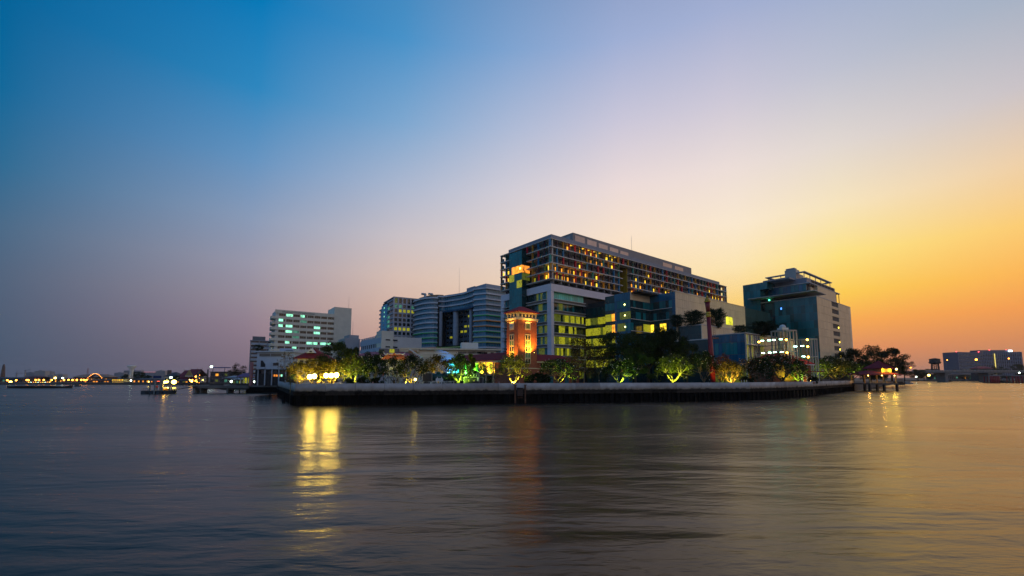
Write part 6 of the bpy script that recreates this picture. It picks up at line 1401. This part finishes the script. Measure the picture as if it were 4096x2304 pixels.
# boats on the left
def boat(name, label, px0, px1, ywl, ytop, D, hullc, cabc, lit=None):
    X0 = (px0 - 2048) / F * D; L_ = (px1 - px0) / F * D; hh = (ywl - ytop) / F * D; r = empty(name, (X0, D, 0), label, 'boat')
    w_ = min(3.2, L_ * .3); hz_ = hh * .42; mb_ = MB(); pr = [(0, .75, .15), (.06, 1, 0), (.75, 1, 0), (.93, .55, .06), (1, .06, .3)]
    for (a_, wa, za), (b2, wb, zb2) in zip(pr, pr[1:]):
        A_ = [(a_ * L_, -w_ / 2 * wa, hz_ + za * hh), (a_ * L_, w_ / 2 * wa, hz_ + za * hh), (a_ * L_, w_ * .35 * wa, -.3), (a_ * L_, -w_ * .35 * wa, -.3)]; B_ = [(b2 * L_, -w_ / 2 * wb, hz_ + zb2 * hh), (b2 * L_, w_ / 2 * wb, hz_ + zb2 * hh), (b2 * L_, w_ * .35 * wb, -.3), (b2 * L_, -w_ * .35 * wb, -.3)]
        for k in range(4): mb_.poly(A_[k], B_[k], B_[(k + 1) % 4], A_[(k + 1) % 4])
    mb_.build('hull', hullc, r); MB().box(L_ * .12, L_ * .7, -w_ * .42, w_ * .42, hh * .86, hh).build('canopy', cabc, r); MB().box(L_ * .14, L_ * .68, -w_ * .38, w_ * .38, hz_, hz_ + .25).build('deckhouse', hullc, r)
    for k in range(6): MB().box(L_ * (.13 + .11 * k), L_ * (.13 + .11 * k) + .1, -w_ * .42, -w_ * .38, hz_, hh * .86).build('canopy_post', blk, r)
    if lit: MB().box(L_ * .2, L_ * .6, -w_ * .43, -w_ * .42, hh * .6, hh * .72).build('cabin_light', lit, r)
    return r
dkh = mat('dark_hull', (.03, .025, .025), .5, var=.3)
boat('river_barge', 'long low dark barge with a faint red stripe passing the far left bank', 50, 300, 1550, 1533, 205, dkh, mat('grey_canvas', (.18, .17, .18), .8)); boat('long_tail_boat', 'small dark boat right of the long barge', 309, 333, 1543, 1536, 240, dkh, dkr)
boat('moored_boat', 'dark moored boat with an orange tarpaulin by the trees at the river bend', 3570, 3612, 1536, 1512, 300, dkh, mat('orange_tarp', (.28, .08, .05), .8)); boat('moored_boat', 'low white moored boat beyond the dark one', 3612, 3645, 1530, 1521, 330, greyp, white)

# ------------------------------------------------------------------ right distance: bridge, tank, block, piers
BD = 480; rx = lambda px: (px - 2048) / F * BD; rz = lambda py: EYE + (1510 - py) / F * BD
RB = empty('road_bridge', (rx(3690), BD, 1.5), 'long grey road bridge over the canal mouth on the right', 'bridge'); o2 = lambda px: rx(px) - rx(3690); q2 = lambda py: rz(py) - 1.5
bc = mat('bridge_concrete', (.20, .19, .18), .85, var=.15)
MB().box(o2(3660), o2(4300), 0, 14, q2(1491), q2(1484)).build('deck', bc, RB); MB().box(o2(3660), o2(4300), -.3, -.01, q2(1486), q2(1481)).build('parapet', mat('bridge_parapet', (.30, .27, .24), .8), RB)
for i in range(46): MB().box(o2(3668) + i * 3.8, o2(3668) + i * 3.8 + .5, -.45, -.31, q2(1486), q2(1480.4)).build('parapet_post', bc, RB)
for px in (3788, 3960, 4130): MB().box(o2(px - 6), o2(px + 6), 2, 12, -2, q2(1491.2)).build('pier', bc, RB); MB().box(o2(px - 12), o2(px + 12), .5, 13.5, q2(1495), q2(1491.1)).build('pier_cap', bc, RB)
car_c = [mat('car_' + k, c, .35) for k, c in (('white', (.5, .5, .5)), ('red', (.3, .03, .03)), ('grey', (.15, .15, .16)), ('black', (.03, .03, .03)))]
cw_ = (('white', 0), ('dark red', 1), ('grey', 2), ('black', 3))
for i in range(14):
    px = 3665 + i * 31 + rt.uniform(-6, 6); nm, k = cw_[i % 4]; r = empty('car', (rx(px), BD + 2.2, rz(1484)), '%s car on the bridge, %s vehicle from the left' % (nm, ORD[i]), 'car', 0, 'cars crossing the bridge')
    MB().xprism([(-2.1, .3), (2.1, .3), (2.1, .85), (1.2, 1.0), (-2.0, 1.05), (-2.1, .8)], -.85, .85).build('body', car_c[k], r); MB().xprism([(-1.6, 1.0), (1.1, 1.0), (.5, 1.55), (-1.2, 1.55)], -.78, .78).build('cabin', wglass, r)
    for x in (-1.3, 1.35):
        for y in (-.87, .7): MB().tube((x, y, .33), (x, y + .17, .33), .33, k=10).build('wheel', blk, r)
WD = 520; P = aty(3742, 1482, WD); WT = empty('water_tank', (P[0], WD, rz(1484)), 'old dark water tank with a low cone roof on lattice legs beyond the bridge', 'water tank'); s_ = WD / F; dkt = mat('tank_dark', (.05, .045, .045), .7)
zl = lambda py: EYE + (1510 - py) * s_ - WT.location.z
MB().lathe([(17 * s_, zl(1455)), (17 * s_, zl(1437))], 12).build('tank', dkt, WT); MB().lathe([(19 * s_, zl(1437)), (1.0, zl(1433))], 12).build('roof', dkt, WT); MB().lathe([(9 * s_, zl(1458)), (20 * s_, zl(1451)), (20 * s_, zl(1449))], 12).build('gallery', dkt, WT)
lg = MB()
for a in range(6):
    x, y = 11 * s_ * cos(a * pi / 3), 11 * s_ * sin(a * pi / 3); lg.bar((x * 1.1, y * 1.1, 0), (x, y, zl(1455)), .7)
    x2, y2 = 11 * s_ * cos((a + 1) * pi / 3), 11 * s_ * sin((a + 1) * pi / 3)
    for k in range(3): lg.bar((x, y, zl(1478) + k * 2.2), (x2, y2, zl(1478) + (k + 1) * 2.2), .25)
lg.build('legs', dkt, WT)
for i, (px, py, D, r_, lb) in enumerate(((3789, 1440, 470, .7, 'leftmost orange lamp standard on the bridge'), (3905, 1438.5, 470, 1.5, 'brightest orange lamp standard on the bridge'), (4035, 1434, 470, .9, 'rightmost orange lamp standard on the bridge'), (3642, 1470, 400, .9, 'orange lamp at the tip of the dark trees by the bridge'))):
    bank_lamp(px, py, E_org, lb, r_ * .62, D, 'orange bridge lamps', rz(1484))
bank_lamp(3715, 1501, E_ylf, 'bright yellow green lamp under the bridge', 1.0, 420); bank_lamp(3665, 1507, E_wht, 'small white lamp on the bank left of the bridge', .5, 400); bank_lamp(4077, 1491, E_wht, 'white lamp near the right red posted pier', .6, 420)
# far apartment block
AD = 860; ox = lambda px: (px - 2048) / F * AD; oz = lambda py: EYE + (1510 - py) / F * AD
AP = empty('apartment_slab', (ox(3832), AD, 1.5), 'wide blue grey apartment slab with a lit white roof sign beyond the bridge', 'building'); ahz = mat('slab_blue_grey', (.13, .13, .17), .7, var=.1); rib = mat('slab_rib', (.24, .25, .30), .7)
w_ = ox(4076) - ox(3832)
fpts = [(0, 0), (w_ * .18, 6), (w_ * .45, 10), (w_ * .75, 6), (w_, -6)]; za = oz(1408) - 1.5
MB().prism(fpts + [(w_, 30), (0, 30)], 0, za).build('wall', ahz, AP)
MB().prism([(w_ * .45, 10.5), (w_ * .75, 6.5), (w_ * .9, 1), (w_ * .9, 28), (w_ * .45, 28)], za, za + 4.2).build('upper_block', ahz, AP)
def fac(t_):
    for a_, b2 in zip(fpts, fpts[1:]):
        if a_[0] <= t_ * w_ <= b2[0]: q = (t_ * w_ - a_[0]) / (b2[0] - a_[0]); return a_[1] + q * (b2[1] - a_[1])
for i in range(40):
    t_ = (i + .5) / 40; y = fac(t_); MB().box(t_ * w_ - .35, t_ * w_ + .35, y - .5, y - .05, 0, za - .2).build('rib', rib, AP)
for i in range(39):
    t_ = (i + 1) / 40; y = fac(t_)
    for k in range(7): obj('window', bxm(1.5, .3, 2.4, L_dgn if rt.random() < .02 else wglass), AP, (t_ * w_, y - .2, 5 + k * (za - 6) / 7 + rt.uniform(0, 2)))
MB().box(w_ * .845, w_ * .905, .2, .8, za + .5, za + 3.9).build('roof_sign', farlamp('roof_sign_glow', (.7, .9, 1), 5), AP)
MB().box(w_ * .655, w_ * .663, 5.5, 6.2, 4, za - 3).build('light_string', farlamp('yellow_light_string', (.8, .6, .05), 1.4), AP)
for t_ in (.05, .42, .60, .88): MB().ball((t_ * w_, 8, za + (4.6 if t_ > .44 else .8)), 1.0, 8).build('beacon', E_red, AP)
B = simple_house('red_roof_shed', 'red roofed shed on the far side of the bridge', 'shed', 3907, 3966, 1474, 1490, 500, br, mat('bright_red_roof', (.30, .02, .03), .6), 2.6, (), nwin=5)
for px0, px1, yt, D, lb in ((3720, 3800, 1500, 600, 'dim waterside houses under the left span of the bridge'), (3805, 3900, 1498, 610, 'dim waterside houses under the middle of the bridge'), (3905, 4000, 1502, 600, 'dim waterside houses under the right span of the bridge')):
    simple_house('waterside_house', lb, 'house', px0, px1, yt, 1524, D, br, dkr, 1.5, (None, L_dcy, None, None, L_amb), nwin=9)
for px, tp, w2, D, lb in ((3665, 1478, 60, 440, 'dark tree left of the bridge end'), (3690, 1490, 50, 430, 'low dark tree under the bridge end'), (3740, 1496, 60, 560, 'dark tree below the water tank'), (3850, 1500, 70, 570, 'dark trees mass under the bridge lamps'), (3985, 1466, 60, 700, 'dark tree right of the red roofed shed'), (4075, 1458, 50, 700, 'dark tree at the right end of the apartment slab'), (3720, 1476, 60, 620, 'low tree crown left of the water tank above the bridge'), (4030, 1500, 60, 560, 'dark tree behind the red posted piers')):
    tree('bd', px, tp, w2, 0, lb, 1.5 if D != 700 else 3, D)
# red posted piers
for i, (px0, px1, lb) in enumerate(((3950, 3992, 'red posted floating pier left of the other one at the right edge'), (4036, 4110, 'red posted floating pier cut by the right edge of the view'))):
    D = 385; fx = lambda px: (px - 2048) / F * D; X0 = fx(px0); L_ = fx(px1) - X0; r = empty('ferry_pier', (X0, D, 0), lb, 'pier', 0, 'red posted piers on the right'); rdp = mat('red_post_paint', (.28, .015, .02), .6)
    MB().box(0, L_, 0, 6, -.3, .9).build('deck', dkh, r); MB().box(L_ * .05, L_ * 1.6, .5, 5.5, 6.3, 6.9).build('roof', mat('pier_roof', (.20, .20, .22)), r)
    for k in range(6): MB().tube((L_ * (.1 + .16 * k), 0, -1), (L_ * (.1 + .16 * k), 0, 6.2), .5, k=8).build('post', rdp, r)
    for k in range(3): MB().tube((L_ * (.15 + .3 * k), 5.5, -1), (L_ * (.15 + .3 * k), 5.5, 6.2), .4, k=8).build('post', rdp, r)
boat('moored_boat', 'dark ferry moored between the two red posted piers', 3994, 4040, 1529, 1512, 400, dkh, dkr); boat('moored_boat', 'small dark boat under the middle of the bridge', 3775, 3800, 1526, 1519, 500, dkh, dkr)
tag(bpy.data.objects['mooring_post'])

# ------------------------------------------------------------------ evening haze over the river plain
hm = bpy.data.materials.new('evening_haze'); hm.use_nodes = True; n = hm.node_tree.nodes; n.clear()
pvn = n.new('ShaderNodeVolumePrincipled'); pvn.inputs['Color'].default_value = (.80, .82, .86, 1); pvn.inputs['Density'].default_value = .00007; pvn.inputs['Anisotropy'].default_value = .45
on = n.new('ShaderNodeOutputMaterial'); hm.node_tree.links.new(pvn.outputs[0], on.inputs['Volume'])
obj('haze', MB().box(-4100, 4100, -350, 4500, -3, 96).mesh('haze', hm), kind='stuff')
